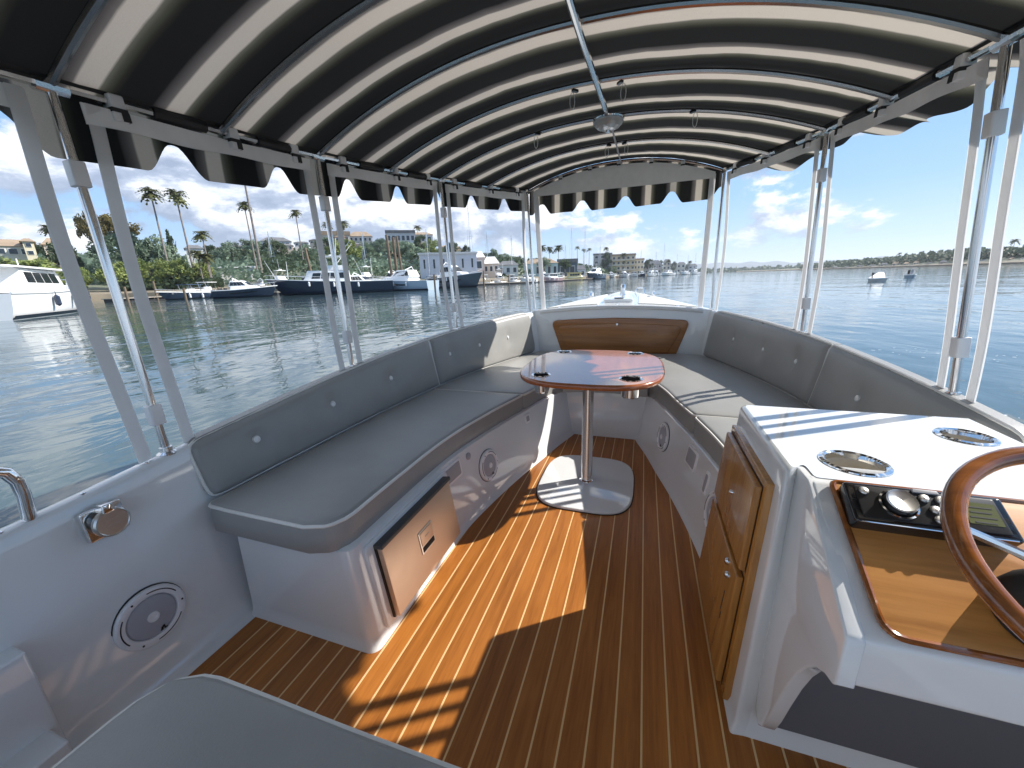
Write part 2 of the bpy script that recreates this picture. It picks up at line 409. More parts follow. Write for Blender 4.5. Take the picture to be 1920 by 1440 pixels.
# benches: port and starboard base, joined by the front base
def bench_ring(s, z, y0, y1):
    off = 0.01 + 0.17 * max(z, 0.0)
    inner = [(Ft(y) + off, y) for y in lin(y0, y1, 30)]
    return inner, off
def bench_base(s, y0, y1, name):
    rings = []
    for z, g in ((-0.012, -0.012), (0.006, -0.009), (0.020, -0.003), (0.045, 0.0), (0.12, 0.0), (0.22, 0.0), (0.30, 0.0), (0.331, 0.0), (0.337, 0.012)):
        off = 0.012 + 0.15 * max(z, 0.0) + g
        ya = y0 + 0.012 + 0.09 * max(z, 0) * 0.25 + g
        pts = [(Ft(y) + off, y) for y in lin(ya, y1, 34)]
        pts += [(0.98, y1), (0.98, ya)]
        pl = rpoly([pts[0], pts[33], pts[34], pts[35]], 0)
        r = 0.035
        c = [(pts[0][0] + r - r * sin(a), ya + r - r * cos(a)) for a in lin(0, pi / 2, 7)]
        ring = c + [p for p in pts[1:34] if p[1] > ya + r] + [(0.99, y1), (0.99, ya)]
        rings.append(ring)
    k = min(len(r) for r in rings); rings = [r[:7] + r[len(r) - (k - 7):] for r in rings]
    return MB().loft([[V((s * x, y, z)) for x, y in r] for z, r in zip((-0.012, 0.006, 0.020, 0.045, 0.12, 0.22, 0.30, 0.331, 0.337), rings)]).build(name, GEL, boat, 40)
bench_base(-1, 0.705, 2.56, 'bench_base'); bench_base(1, 1.05, 2.56, 'bench_base')
MB().slab([(-0.6, 2.53), (0.6, 2.53), (0.62, 3.42), (-0.62, 3.42)], -0.012, 0.335, 0.012).build('bench_base', GEL, boat)
# aft seat moulding at the photographer's feet, with its steps up the side
MB().slab(rpoly([(-0.62, -1.6), (0.40, -1.6), (0.40, 0.235), (-0.62, 0.235)], 0.04), -0.01, 0.345, 0.02).build('aft_seat_base', GEL, boat)
MB().slab(rpoly([(-1.15, -1.6), (-1.005, -1.6), (-1.005, 0.275), (-1.15, 0.275)], 0.008), -0.01, 0.335, 0.006).build('side_step', GEL, boat)
MB().slab(rpoly([(-1.15, -1.6), (-0.93, -1.6), (-0.93, 0.26), (-1.15, 0.26)], 0.008), -0.01, 0.130, 0.006).build('side_step', GEL, boat)

def bench_frame(s, y, z):
    """z axis out of the bench face into the aisle, y axis up"""
    x0 = Ft(y) + 0.012 + 0.15 * z; e = 0.02
    t = V((s * (Ft(y + e) - Ft(y - e)), 2 * e, 0))
    u = V((s * 0.15, 0, 1.0))
    p = V((s * x0, y, z))
    fr = frame(p, t, u) if s > 0 else frame(p, -t, u)
    if fr.col[2].x * s > 0:
        fr = frame(p, -t if s > 0 else t, u)
    return fr
def speaker(M, parent, R=0.082):
    sp = MB().lathe([(R - 0.002, -0.004), (R, 0.004), (R, 0.008), (R - 0.004, 0.0128), (R - 0.016, 0.0145), (R - 0.022, 0.012), (R - 0.023, 0.006), (0.0, 0.006)], 40, M).build('speaker', WHITEP, parent)
    MB().lathe([(R + 0.0025, -0.004), (R + 0.0025, 0.0022), (R - 0.004, 0.0024)], 40, M).build('gasket_or_shadow', BLACKP, sp)  # black ring added as the shadow round the speaker rim
    MB().lathe([(R - 0.0235, 0.0065), (R - 0.027, 0.0105), (R - 0.045, 0.013), (0.018, 0.0142), (0.0, 0.0142)], 36, M).build('grille', CONE, sp)
    MB().lathe([(0.0145, 0.0145), (0.013, 0.018), (0.008, 0.018), (0.006, 0.016), (0.0, 0.016)], 20, M).build('centre_cap', WHITEP, sp)
    for k in range(3):
        a0 = radians(25 + 120 * k); arc = [V((cos(a) * (R - 0.0115), sin(a) * (R - 0.0115), 0.0138)) for a in lin(a0, a0 + radians(62), 12)]
        MB().tube(arc, 0.0016, 6, M=M).build('slot', BLACKP, sp)
    for k in range(3):
        a = radians(116 + 120 * k)
        MB().lathe([(0.0028, 0.0), (0.0028, 0.0016), (0.0, 0.0018)], 8, M @ Matrix.Translation((cos(a) * (R - 0.011), sin(a) * (R - 0.011), 0.0135))).build('screw', BLACKP, sp)
    e = MB()
    e.slab([(-0.009, -0.006), (-0.003, -0.006), (-0.001, 0.0), (0.001, 0.0), (0.001, -0.006), (0.008, -0.006), (0.009, -0.003), (0.004, -0.002), (0.004, 0.006), (-0.001, 0.006), (-0.001, 0.003), (-0.004, 0.003)], 0, 0.0012, M=M @ Matrix.Translation((0.012, -0.046, 0.0134)))
    e.build('emblem', BLACKP, sp)
    return sp
def hull_frame(y, z):
    """on the port liner, z axis into the boat"""
    w, g = Wd(y), Gz(y); lw = 1.02
    za, zb = 0.10, g * 0.55; t = (z - za) / (zb - za)
    x = (lw + 0.022) + ((w - 0.090) - (lw + 0.022)) * t
    return frame((-x, y, z), V((0, -1, 0)), V((-((w - 0.090) - (lw + 0.022)), 0, zb - za)))
HM = hull_frame(0.492, 0.198)
if HM.col[2].x < 0: HM = frame(HM.translation, -HM.col[0].to_3d(), HM.col[1].to_3d())
speaker(HM @ Matrix.Translation((0, 0, 0.004)), boat)
speaker(bench_frame(-1, 1.60, 0.185), boat, 0.078)
speaker(bench_frame(1, 1.43, 0.200), boat, 0.082)
speaker(bench_frame(1, 2.12, 0.205), boat, 0.078)
def plate(M, w, h, name='access_plate', parent=None):
    p = MB().slab(rpoly([(-w / 2, -h / 2), (w / 2, -h / 2), (w / 2, h / 2), (-w / 2, h / 2)], 0.014), -0.003, 0.005, 0.003, M=M).build(name, WHITEP, parent or boat)
    MB().slab(rpoly([(-w / 2 + .012, -h / 2 + .012), (w / 2 - .012, -h / 2 + .012), (w / 2 - .012, h / 2 - .012), (-w / 2 + .012, h / 2 - .012)], 0.008), 0.003, 0.0065, 0.001, M=M).build('cover', GREYP if parent is None else WHITEP, p)
    return p
plate(bench_frame(-1, 1.325, 0.275), 0.155, 0.085)
plate(bench_frame(1, 1.76, 0.262), 0.12, 0.095)
plate(bench_frame(-1, 2.02, 0.285), 0.055, 0.055, 'vent')
MB().lathe([(0.017, 0), (0.017, 0.004), (0.012, 0.007), (0.0, 0.007)], 16, bench_frame(-1, 1.465, 0.292)).build('power_socket', GREYP, boat)
plate(bench_frame(1, 1.57, 0.245), 0.045, 0.10, 'vent')

# shore power inlet on the port liner
IY = 0.482
IM = frame((-(Wd(IY) - 0.070) + 0.002, IY, 0.505), V((0, 1, 0)), V((-0.10, 0, 1)))
if IM.col[2].x < 0: IM = frame(IM.translation, V((0, -1, 0)), V((-0.10, 0, 1)))
inl = MB().slab(rpoly([(-0.041, -0.041), (0.041, -0.041), (0.041, 0.041), (-0.041, 0.041)], 0.007), -0.01, 0.007, 0.003, M=IM).build('power_inlet', CHROME, boat)
MB().lathe([(0.033, 0.006), (0.034, 0.02), (0.033, 0.026)], 28, IM).build('collar', BLACKP, inl)
MB().lathe([(0.037, 0.0265), (0.037, 0.036), (0.033, 0.040), (0.031, 0.0385), (0.0, 0.0385)], 28, IM @ Matrix.Rotation(0.03, 4, 'X')).build('cap', BRUSHED, inl)
MB().slab(rpoly([(-0.013, 0.026), (0.013, 0.026), (0.011, 0.050), (-0.011, 0.050)], 0.003), 0.008, 0.043, 0.003, M=IM).build('latch', CHROME, inl)
for zz in (0.006, -0.008):
    MB().box((0, zz, 0.0392), (0.03, 0.0028, 0.001), IM).build('rib', BRUSHED, inl)

# stern grab rail on the port gunwale
gr = [V((-1.118, 0.380, 0.565)), V((-1.118, 0.386, 0.63)), V((-1.118, 0.385, 0.665)), V((-1.118, 0.374, 0.692)), V((-1.118, 0.352, 0.706)), V((-1.118, 0.31, 0.712)), V((-1.118, 0.10, 0.712)), V((-1.115, -0.04, 0.71)), V((-1.112, -0.08, 0.69)), V((-1.11, -0.09, 0.64)), V((-1.108, -0.09, 0.55))]
MB().tube(gr, 0.0125, 12).build('grab_rail', CHROME, boat)

# little black fairlead slots and bright studs on the starboard cap
for y in (1.56, 1.66, 1.78, 2.80, 2.92):
    MB().slab(rpoly([(-0.014, -0.026), (0.014, -0.026), (0.014, 0.026), (-0.014, 0.026)], 0.008), -0.002, 0.004, 0.002, M=Matrix.Translation((Wd(y) - 0.03, y, Gz(y)))).build('cap_slot', BLACKP, boat)
for y in lin(-0.1, 0.62, 6):
    MB().lathe([(0.006, -0.002), (0.006, 0.002), (0.003, 0.004), (0, 0.004)], 8, Matrix.Translation((-(Wd(y) - 0.033), y, Gz(y)))).build('snap_stud', CHROME, boat)

# ------------------------------------------------------------------ cabin sole
sole = thing('floor', 'teak and holly planked cabin sole running the length of the aisle', 'floor'); sole['kind'] = 'structure'
del sole['category']; del sole['label']
PITCH = 0.062; X0 = 0.200
k0 = -20
for k in range(k0, 13):
    xa = X0 + PITCH * k + 0.0024; xb = X0 + PITCH * (k + 1) - 0.0024; xm = (xa + xb) / 2
    if xm < -1.0: continue
    y0 = -0.4; y1 = 2.60 if abs(xm) < 0.56 else (1.0 if xm > 0 else 0.82)
    MB().slab(rpoly([(xa, y0), (xb, y0), (xb, y1), (xa, y1)], 0), -0.012, 0.0, 0.0006, seg=1).build('plank', TEAKF, sole, 0)
    if k < 12:
        MB().box((xb + 0.0024, (y0 + y1) / 2, -0.0062), (0.0048, y1 - y0, 0.012)).build('seam_strip', HOLLY, sole, 0)
# ================================================================== cushions
def piped(points, r=0.0055, closed=True, parent=None):
    return MB().tube(points, r, 6, closed=closed).build('piping', PIPE, parent)
def gridpts(n, L, e=0.03):
    k = 5; a = [e * (1 - cos(pi / 2 * i / k)) for i in range(k)]; mid = lin(e, L - e, n - 2 * k + 1)
    return a + mid + [L - q for q in a[::-1]]
def round_uv(u, v, L, H, radii):
    """pull the corners of the rectangle L x H in to the given radii: (0,0) (0,H) (L,0) (L,H)"""
    uu, vv = u, v
    for (cu, cv), r in zip(((0, 0), (0, H), (L, 0), (L, H)), radii):
        du, dv = abs(u - cu), abs(v - cv)
        if du < r and dv < r:
            p, q = 1 - du / r, 1 - dv / r
            p2, q2 = p * sqrt(1 - q * q / 2), q * sqrt(1 - p * p / 2)
            uu = cu + (1 if cu == 0 else -1) * r * (1 - p2); vv = cv + (1 if cv == 0 else -1) * r * (1 - q2)
    return uu, vv
def seat_cushion(fn, L, H, z0, z1, radii, label, group='grey bench seat cushions', name='seat_cushion', crown=0.012, seed=0.0):
    """fn(u, v) places the plan: u along the seat, v across it"""
    t = thing(name, label, 'cushion', group=group)
    nu, nv = max(18, int(L / 0.03)), max(16, int(H / 0.03)); e = 0.016; rows = []
    for u in gridpts(nu, L, e):
        r = []
        for v in gridpts(nv, H, e):
            uu, vv = round_uv(u, v, L, H, radii); d = min(u, L - u, v, H - v)
            z = z1 + 0.004 - 0.012 * (1 - sqrt(max(0, 1 - (1 - min(1, d / e)) ** 2))) + crown * (1 - math.exp(-d / 0.07)) + 0.0034 * noise.noise(V((uu * 4, vv * 5, seed))) + 0.0016 * noise.noise(V((uu * 11, vv * 16, seed))) * min(1, d / 0.05)
            x, y = fn(uu, vv); r.append(V((x, y, z)))
        rows.append(r)
    mb = MB(); mb.grid(rows)
    ed = rows[0] + [r[-1] for r in rows[1:]] + rows[-1][::-1][1:] + [r[0] for r in rows[::-1][1:-1]]
    c = sum(ed, V()) / len(ed)
    ring = lambda z, k: [V((p.x + (p.x - c.x) * k, p.y + (p.y - c.y) * k, z)) for p in ed]
    R_ = [ed, ring(z1 - 0.026, 0.004), ring((z0 + z1) / 2, 0.005), ring(z0 + 0.006, 0.004), ring(z0, -0.004)]
    mb.grid([q + [q[0]] for q in R_])
    mb.build('cover', VINYL, t, 60)
    k = 1
    loop = [r[k] for r in rows[k:-k]] + rows[-k - 1][k + 1:-k] + [r[-k - 1] for r in rows[k:-k][::-1]][1:] + rows[k][k + 1:-k - 1][::-1]
    piped([p + V((0, 0, -0.001)) for p in loop], 0.0056, parent=t)
    return t
ZS0, ZS1 = 0.334, 0.428
def Sx(y): return max(0.27, Ft(y) + 0.078) if y < 2.42 else 0.27
BB = lambda y: Wd(y) - 0.112            # foot of the backrest
def side_fn(s, y0, L):
    def fn(u, v):
        y = y0 + u; a, b_ = Sx(y), max(Sx(y) + 0.05, BB(y)); return (s * (a + (b_ - a) * v / 0.5), y)
    return fn
seat_cushion(side_fn(-1, 0.690, 1.33), 1.33, 0.5, ZS0, ZS1, (0.10, 0.03, 0.015, 0.015), 'long grey vinyl seat cushion over the drawer fridge, light piping', seed=1.0)
seat_cushion(side_fn(-1, 2.030, 1.32), 1.32, 0.5, ZS0, ZS1, (0.02, 0.015, 0.02, 0.02), 'grey seat cushion behind the table on the side of the long cushion', seed=2.0)
def mid_fn(u, v):
    x = -0.266 + u; y0 = 2.42 + 0.05 * (1 - (x / 0.268) ** 2); return (x, y0 + (3.36 - y0) * v / 0.9)
seat_cushion(mid_fn, 0.532, 0.9, ZS0, ZS1, (0.012,) * 4, 'narrow grey seat cushion between the table and the teak locker door', seed=3.0)
seat_cushion(side_fn(1, 1.862, 1.49), 1.49, 0.5, ZS0, ZS1 + 0.004, (0.03, 0.015, 0.02, 0.02), 'sunlit seat cushion striped by post shadows, table side of the helm console', crown=0.016, seed=4.0)
seat_cushion(side_fn(1, 1.20, 0.650), 0.650, 0.5, ZS0, ZS1 + 0.004, (0.03, 0.015, 0.02, 0.015), 'half hidden seat cushion directly against the white helm console', crown=0.016, seed=5.0)
seat_cushion(lambda u, v: (-0.560 + u, 0.318 + 0.012 * u / 0.9 - v), 0.93, 0.9, 0.347, 0.415, (0.10, 0.05, 0.06, 0.05), 'grey helm seat cushion at the very front edge, nearest to the camera', None, 'helm_seat_cushion', seed=6.0)

def backrest(s, y0, y1, buttons, label, ra=0.05, rb=0.03):
    """a padded back following the gunwale; u runs along y, v runs up"""
    t = thing('backrest_cushion', label, 'cushion', group='buttoned grey backrests')
    L = y1 - y0; nu = max(24, int(L / 0.022)); nv = 16
    def zb(y): return 0.421
    def zt(y): return Gz(y) + 0.012
    us = gridpts(nu, L); Hm = 1.0; 
    rows = []
    for u in us:
        row = []
        y_ = y0 + u; H = zt(y_) - zb(y_)
        for v in gridpts(nv, H, 0.03):
            uu, vv = round_uv(u, v, L, H, (ra, ra, rb, rb))
            d = min(u, L - u, v, H - v); e = 0.03
            w = 0.052 * (sqrt(max(0, 1 - (1 - min(1, d / e)) ** 2))) + 0.010 * min(1, d / 0.1)
            for by, bz in buttons:
                dd = sqrt((y_ - by) ** 2 + (v + zb(y_) - bz) ** 2); w -= 0.017 * math.exp(-(dd / 0.026) ** 2) + 0.008 * math.exp(-(dd / 0.07) ** 2) + 0.0022 * cos(7 * atan2(v + zb(y_) - bz, y_ - by) + by * 9) * math.exp(-((dd - 0.045) / 0.03) ** 2)
            w += 0.0022 * noise.noise(V((y_ * 6, v * 8, s * 3.0))) + 0.0011 * noise.noise(V((y_ * 17, v * 21, s * 5.0)))
            y2 = y0 + uu; lean = 0.055 * (vv / H)
            x = Wd(y2) - 0.078 + lean - 0.035 + 0.052 - w
            row.append(V((s * x, y2, zb(y2) + vv)))
        rows.append(row)
    mb = MB(); mb.grid(rows); n0 = len(mb.v)
    back = [[V((s * (Wd(p.y) - 0.060 + 0.02 * (p.z - 0.42) / 0.25), p.y, p.z)) for p in r] for r in rows]
    mb.grid(back)
    ed = rows[0] + [r[-1] for r in rows[1:]] + rows[-1][::-1][1:] + [r[0] for r in rows[::-1][1:-1]]
    eb = back[0] + [r[-1] for r in back[1:]] + back[-1][::-1][1:] + [r[0] for r in back[::-1][1:-1]]
    mb.grid([ed + [ed[0]], eb + [eb[0]]])
    mb.build('cover', VINYL, t, 60)
    k = 2
    loop = [r[k] for r in rows[k:-k]] + rows[-k - 1][k + 1:-k] + [r[-k - 1] for r in rows[k:-k][::-1]][1:] + rows[k][k + 1:-k - 1][::-1]
    piped([p + V((-s * 0.0015, 0, 0)) for p in loop], parent=t)
    for by, bz in buttons:
        fr = (bz - 0.421) / (zt(by) - 0.421)
        x = Wd(by) - 0.078 + 0.055 * fr - 0.035 + 0.052 - 0.062 + 0.022
        MB().lathe([(0.0145, -0.006), (0.0145, 0.005), (0.0125, 0.0095), (0.007, 0.0125), (0.0, 0.013)], 14, frame((s * x, by, bz), V((0, 1, 0)) if s < 0 else V((0, -1, 0)), V((s * 0.2, 0, 1)))).build('button', BUTTON, t)
    return t
backrest(-1, 0.715, 2.109, [(0.92, 0.545), (1.29, 0.560), (1.70, 0.575)], 'long grey backrest behind the long seat cushion with three pale buttons', 0.05, 0.012)
backrest(-1, 2.111, 3.32, [(2.28, 0.60), (2.62, 0.605), (2.98, 0.61)], 'grey backrest at the bow whose end is in bright sun', 0.012, 0.09)
backrest(1, 2.152, 3.34, [(2.36, 0.60), (2.68, 0.605), (3.02, 0.615)], 'dark grey backrest beside the teak locker door with three buttons', 0.012, 0.06)
backrest(1, 1.20, 2.150, [(1.84, 0.56), (1.40, 0.545)], 'dark grey backrest rising behind the white helm console top', 0.05, 0.012)

# ================================================================== drawer fridge in the port bench
fr = thing('drawer_fridge', 'stainless drawer fridge with recessed handle set into the bench face', 'fridge')
FM = bench_frame(-1, 1.03, 0.165)
if (FM.to_3x3() @ V((0, 0, 1))).x < 0: FM = FM @ Matrix.Rotation(pi, 4, 'Y')
R4 = lambda x0, y0, x1, y1, r=0.004: rpoly([(x0, y0), (x1, y0), (x1, y1), (x0, y1)], r, 3)
MB().slab(R4(-0.255, -0.145, 0.255, 0.150, 0.02), -0.01, 0.012, 0.006, M=FM).build('surround', GEL, fr)
MB().slab(R4(-0.222, -0.128, 0.222, 0.125), 0.0, 0.020, 0.002, M=FM).build('gasket_or_shadow', BLACKP, fr)  # black door seal
dr = MB().slab(R4(-0.218, -0.124, 0.218, 0.121), 0.0205, 0.036, 0.003, M=FM).build('door', mat('warm_brushed_steel', (0.66, 0.50, 0.37), 0.36, 0.6, rvar=0.08, vscale=20), fr)
MB().slab(R4(-0.222, 0.121, 0.222, 0.136), 0.010, 0.044, 0.003, M=FM).build('top_trim', mat('dark_grey_plastic', (0.06, 0.06, 0.062), 0.4), fr)
MB().slab(R4(-0.045, -0.034, 0.045, 0.052, 0.006), 0.0345, 0.0385, 0.001, M=FM).build('handle_frame', BRUSHED, fr)
MB().slab(R4(-0.038, -0.028, 0.038, -0.008, 0.004), 0.0365, 0.0392, 0.0005, M=FM).build('grip_slot', DARK, fr)
MB().slab(R4(-0.038, -0.004, 0.038, 0.046, 0.004), 0.0365, 0.0405, 0.001, M=FM).build('handle', mat('warm_brushed_steel', (0.66, 0.58, 0.52), 0.32), fr)
MB().box((0, 0.022, 0.0408), (0.026, 0.003, 0.0006), FM).build('nameplate', GREYP, fr)

# ================================================================== pedestal table
tb = thing('pedestal_table', 'varnished mahogany table on a chrome post and white base with cup holders', 'table', (-0.030, 2.06, 0))
def sup(a, b, n=4.2, k=64): return [(a * math.copysign(abs(cos(t)) ** (2 / n), cos(t)), b * math.copysign(abs(sin(t)) ** (2 / n), sin(t))) for t in [2 * pi * i / k for i in range(k)]]
TZ = 0.615
out_ = sup(0.36, 0.43, 3.0, 72); _o = rpoly([(-0.20, -0.40), (0.20, -0.40), (0.355, -0.10), (0.345, 0.27), (0.22, 0.45), (-0.22, 0.45), (-0.345, 0.27), (-0.355, -0.10)], [0.16, 0.16, 0.3, 0.2, 0.16, 0.16, 0.2, 0.3], 10)
holes = [(-0.215, -0.285, 0.038), (0.205, -0.285, 0.044), (-0.22, 0.33, 0.038), (0.21, 0.33, 0.038)]
# top face with four round holes
mb = MB(); o_in = inset(out_, 0.010)
polys = [[V((x, y, TZ)) for x, y in o_in]] + [[V((hx + r * cos(a), hy + r * sin(a), TZ)) for a in [-2 * pi * i / 20 for i in range(20)]] for hx, hy, r in holes]
flat = [p for pl in polys for p in pl]
mb.add(flat, [tuple(t) for t in tessellate_polygon(polys)])
rr = [[V((x, y, z)) for x, y in inset(out_, i)] for i, z in ((0.010, TZ), (0.004, TZ - 0.002), (0.0, TZ - 0.007), (0.0, TZ - 0.020), (0.003, TZ - 0.025), (0.012, TZ - 0.028))]
mb.loft(rr, cap0=False)
mb.build('tabletop', MAHOG, tb, 40)
for hx, hy, r in holes:
    c = MB().lathe([(r - 0.003, TZ - 0.02), (r - 0.001, TZ + 0.001), (r + 0.006, TZ + 0.0035), (r + 0.010, TZ + 0.0012), (r + 0.010, TZ + 0.0005)], 28, Matrix.Translation((hx, hy, 0)), caps=False).build('cup_holder', CHROME, tb)
    MB().lathe([(0.0, TZ - 0.088), (r - 0.010, TZ - 0.088), (r - 0.004, TZ - 0.082), (r - 0.0035, TZ - 0.02)], 24, Matrix.Translation((hx, hy, 0)), caps=False).build('cup', STEEL, c)
    MB().lathe([(0.0, TZ - 0.080), (r - 0.006, TZ - 0.080), (r - 0.0055, TZ - 0.004)], 24, Matrix.Translation((hx, hy, 0)), caps=False).build('liner', DARK, c)
PX, PY = 0.0, -0.17
MB().lathe([(0.040, 0.012), (0.038, 0.018), (0.030, 0.021), (0.0285, 0.024), (0.0285, TZ - 0.05), (0.036, TZ - 0.045), (0.05, TZ - 0.029)], 28, Matrix.Translation((PX, PY, 0))).build('post', STEEL, tb)
MB().slab(sup(0.243, 0.290, 3.6), 0.0, 0.014, 0.008, M=Matrix.Translation((PX, PY, 0))).build('base_plate', GEL, tb)
MB().slab(sup(0.247, 0.294, 3.6), -0.0005, 0.003, 0.0, M=Matrix.Translation((PX, PY, 0))).build('base_gasket', DARK, tb)
# ================================================================== helm console
con = thing('helm_console', 'white moulded helm console with teak cupboard doors and sloping dash', 'console')
ZT = 0.66
def ring_pts(z, g=0.0):
    t = z / ZT
    xl = 0.472 + 0.050 * t + g; ya = 0.800 + 0.080 * t + g; yn = ya + 0.004 + 0.03 * t; yf = 1.345 - g
    return rpoly([(xl, yf), (xl, ya), (xl + 0.030, yn), (1.075 - g, yn), (1.085 - g, yf)], [0.025, 0.008, 0.006, 0.0, 0.0], 5)
mb = MB()
mb.loft([[V((x, y, z)) for x, y in ring_pts(min(z, ZT), g)] for z, g in ((-0.01, -0.012), (0.012, -0.006), (0.03, 0.0), (0.2, 0.0), (0.4, 0.0), (0.55, 0.0), (ZT - 0.012, 0.0), (ZT - 0.004, 0.004), (ZT, 0.012))], cap1=False)
mb.build('body', GEL, con, 40)
# top: one sheet with two holes for the cup holders
R = ring_pts(ZT, 0.012)
top = [p for p in rpoly([(0.534, 1.333), (0.534, 0.892), (0.563, 0.925), (0.563, 0.862), (1.065, 0.862), (1.073, 1.333)], [0.02, 0.012, 0.01, 0.01, 0, 0], 5)]
cups = [(0.664, 0.952, 0.052), (0.978, 1.178, 0.045)]
polys = [[V((x, y, ZT)) for x, y in top]] + [[V((hx + r * cos(a), hy + r * sin(a), ZT)) for a in [-2 * pi * i / 28 for i in range(28)]] for hx, hy, r in cups]
MB().add([p for pl in polys for p in pl], [tuple(t) for t in tessellate_polygon(polys)]).build('top', GEL, con, 0)
CUPM = mat('cup_liner_beige', (0.58, 0.54, 0.47), 0.6)
for hx, hy, r in cups:
    c = MB().lathe([(r - 0.003, ZT - 0.01), (r - 0.001, ZT + 0.002), (r + 0.004, ZT + 0.005), (r + 0.010, ZT + 0.003), (r + 0.011, ZT + 0.0005)], 36, Matrix.Translation((hx, hy, 0)), caps=False).build('cup_holder', CHROME, con)
    MB().lathe([(0.0, ZT - 0.062), (r - 0.008, ZT - 0.062), (r - 0.003, ZT - 0.054), (r - 0.0025, ZT - 0.008)], 32, Matrix.Translation((hx, hy, 0)), caps=False).build('cup', CUPM, c)
# dash pod: slope, lip and underside, with a scalloped wing panel on the aisle side
YZ = Matrix(((0, 0, 1, 0), (1, 0, 0, 0), (0, 1, 0, 0), (0, 0, 0, 1)))
pod = rpoly([(0.868, ZT - 0.001), (0.846, ZT - 0.003), (0.612, 0.512), (0.602, 0.425), (0.80, 0.44), (0.868, 0.46)], [0.0, 0.02, 0.02, 0.012, 0, 0], 5)
MB().slab(pod, 0.551, 1.08, 0.008, M=YZ, rb=0.008).build('dash_pod', GEL, con, 40)
wing = [(0.93, ZT - 0.003), (0.852, ZT - 0.002), (0.838, ZT - 0.010), (0.617, 0.517), (0.609, 0.508), (0.600, 0.428), (0.606, 0.420), (0.630, 0.412), (0.655, 0.395), (0.68, 0.365), (0.70, 0.325), (0.718, 0.27), (0.735, 0.20), (0.750, 0.13), (0.764, 0.085), (0.782, 0.062), (0.800, 0.066), (0.815, 0.085), (0.86, 0.25), (0.90, 0.40), (0.93, 0.5)]
wf = lambda p: V((p.x, p.y, p.z - 0.012 - 0.034 * max(0.0, min(1.0, (0.62 - p.y) / 0.55))))
MB().slab(wing, 0.558, 0.585, 0.003, M=YZ, fn=wf, rb=0.004).build('side_wing', GEL, con, 40)
# teak dash panel on the slope, with a darker moulded edge
SL = V((0, 0.846 - 0.612, ZT - 0.003 - 0.512)).normalized()
DM = frame((0.825, 0.729, 0.5855), V((1, 0, 0)), SL)
dp = [(-0.235, -0.126), (0.262, -0.126), (0.262, 0.137), (-0.243, 0.137)]
d = MB().slab(rpoly(dp, [0.03, 0.0, 0.0, 0.012]), 0.0, 0.010, 0.003, M=DM).build('dash_panel', TEAKD, con)
ed = rpoly(dp, [0.03, 0.002, 0.002, 0.012])
MB().tube([DM @ V((x, y, 0.007)) for x, y in ed], 0.0055, 8, closed=True).build('edge_moulding', MAHOGW, d)
# dark grey panel added to paint the shade inside the knee space
MB().slab(rpoly([(0.545, 0.05), (1.075, 0.05), (1.075, 0.44), (0.545, 0.44)], 0.01), 0.0, 0.010, 0.003, M=Matrix(((1, 0, 0, 0), (0, 0.13, -1, 0.800), (0, 1, 0.13, 0), (0, 0, 0, 1)))).build('knee_shade_panel', mat('knee_shade_grey', (0.13, 0.135, 0.15), 0.6), con)
# teak cupboard on the aisle face
lf = lambda y, z: V((0.472 + 0.05 * z / ZT, y, z))
CM = frame(lf(1.095, 0.30), V((0, -1, 0)), V((0.05 / ZT, 0, 1)))
if CM.col[2].x > 0: CM = frame(lf(1.095, 0.30), V((0, 1, 0)), V((0.05 / ZT, 0, 1)))
sgn = 1 if (CM.to_3x3() @ V((1, 0, 0))).y > 0 else -1        # +x of the frame points forward when sgn = 1
def cp(a): return [(sgn * x, y) for x, y in a]
fr_o = cp([(-0.236, -0.288), (0.215, -0.288), (0.215, 0.300), (-0.168, 0.300)])
cab = MB().slab(rpoly(fr_o, 0.004), -0.004, 0.016, 0.004, M=CM).build('cupboard_frame', TEAKC, con)
for a, nm in ((cp([(-0.178, 0.055), (0.200, 0.055), (0.200, 0.284), (-0.155, 0.284)]), 'drawer_front'), (cp([(-0.210, -0.272), (0.200, -0.272), (0.200, 0.045), (-0.180, 0.045)]), 'cupboard_door')):
    MB().slab(rpoly(a, 0.004), 0.012, 0.0165, 0.0, M=CM).build('shadow_gap', mat('dark_teak_edge', (0.07, 0.025, 0.006), 0.5), cab)
    dd = MB().slab(inset(a, 0.005), 0.0175, 0.032, 0.005, M=CM).build(nm, TEAKC, cab)
for (x, y, s_) in ((0.0, 0.175, 0.6), (-0.095, 0.020, 1.0), (-0.118, -0.005, 1.0)):
    MB().lathe([(0.010 * s_, 0.030), (0.010 * s_, 0.036), (0.006 * s_, 0.041), (0.0, 0.042)], 14, CM @ Matrix.Translation((sgn * x, y, 0))).build('latch', CHROME, cab)
MB().box((sgn * -0.12, -0.085, 0.0325), (0.003, 0.060, 0.001), CM).build('finger_slot', DARK, cab)
MB().box((sgn * -0.128, -0.128, 0.0325), (0.003, 0.022, 0.001), CM).build('finger_slot', DARK, cab)

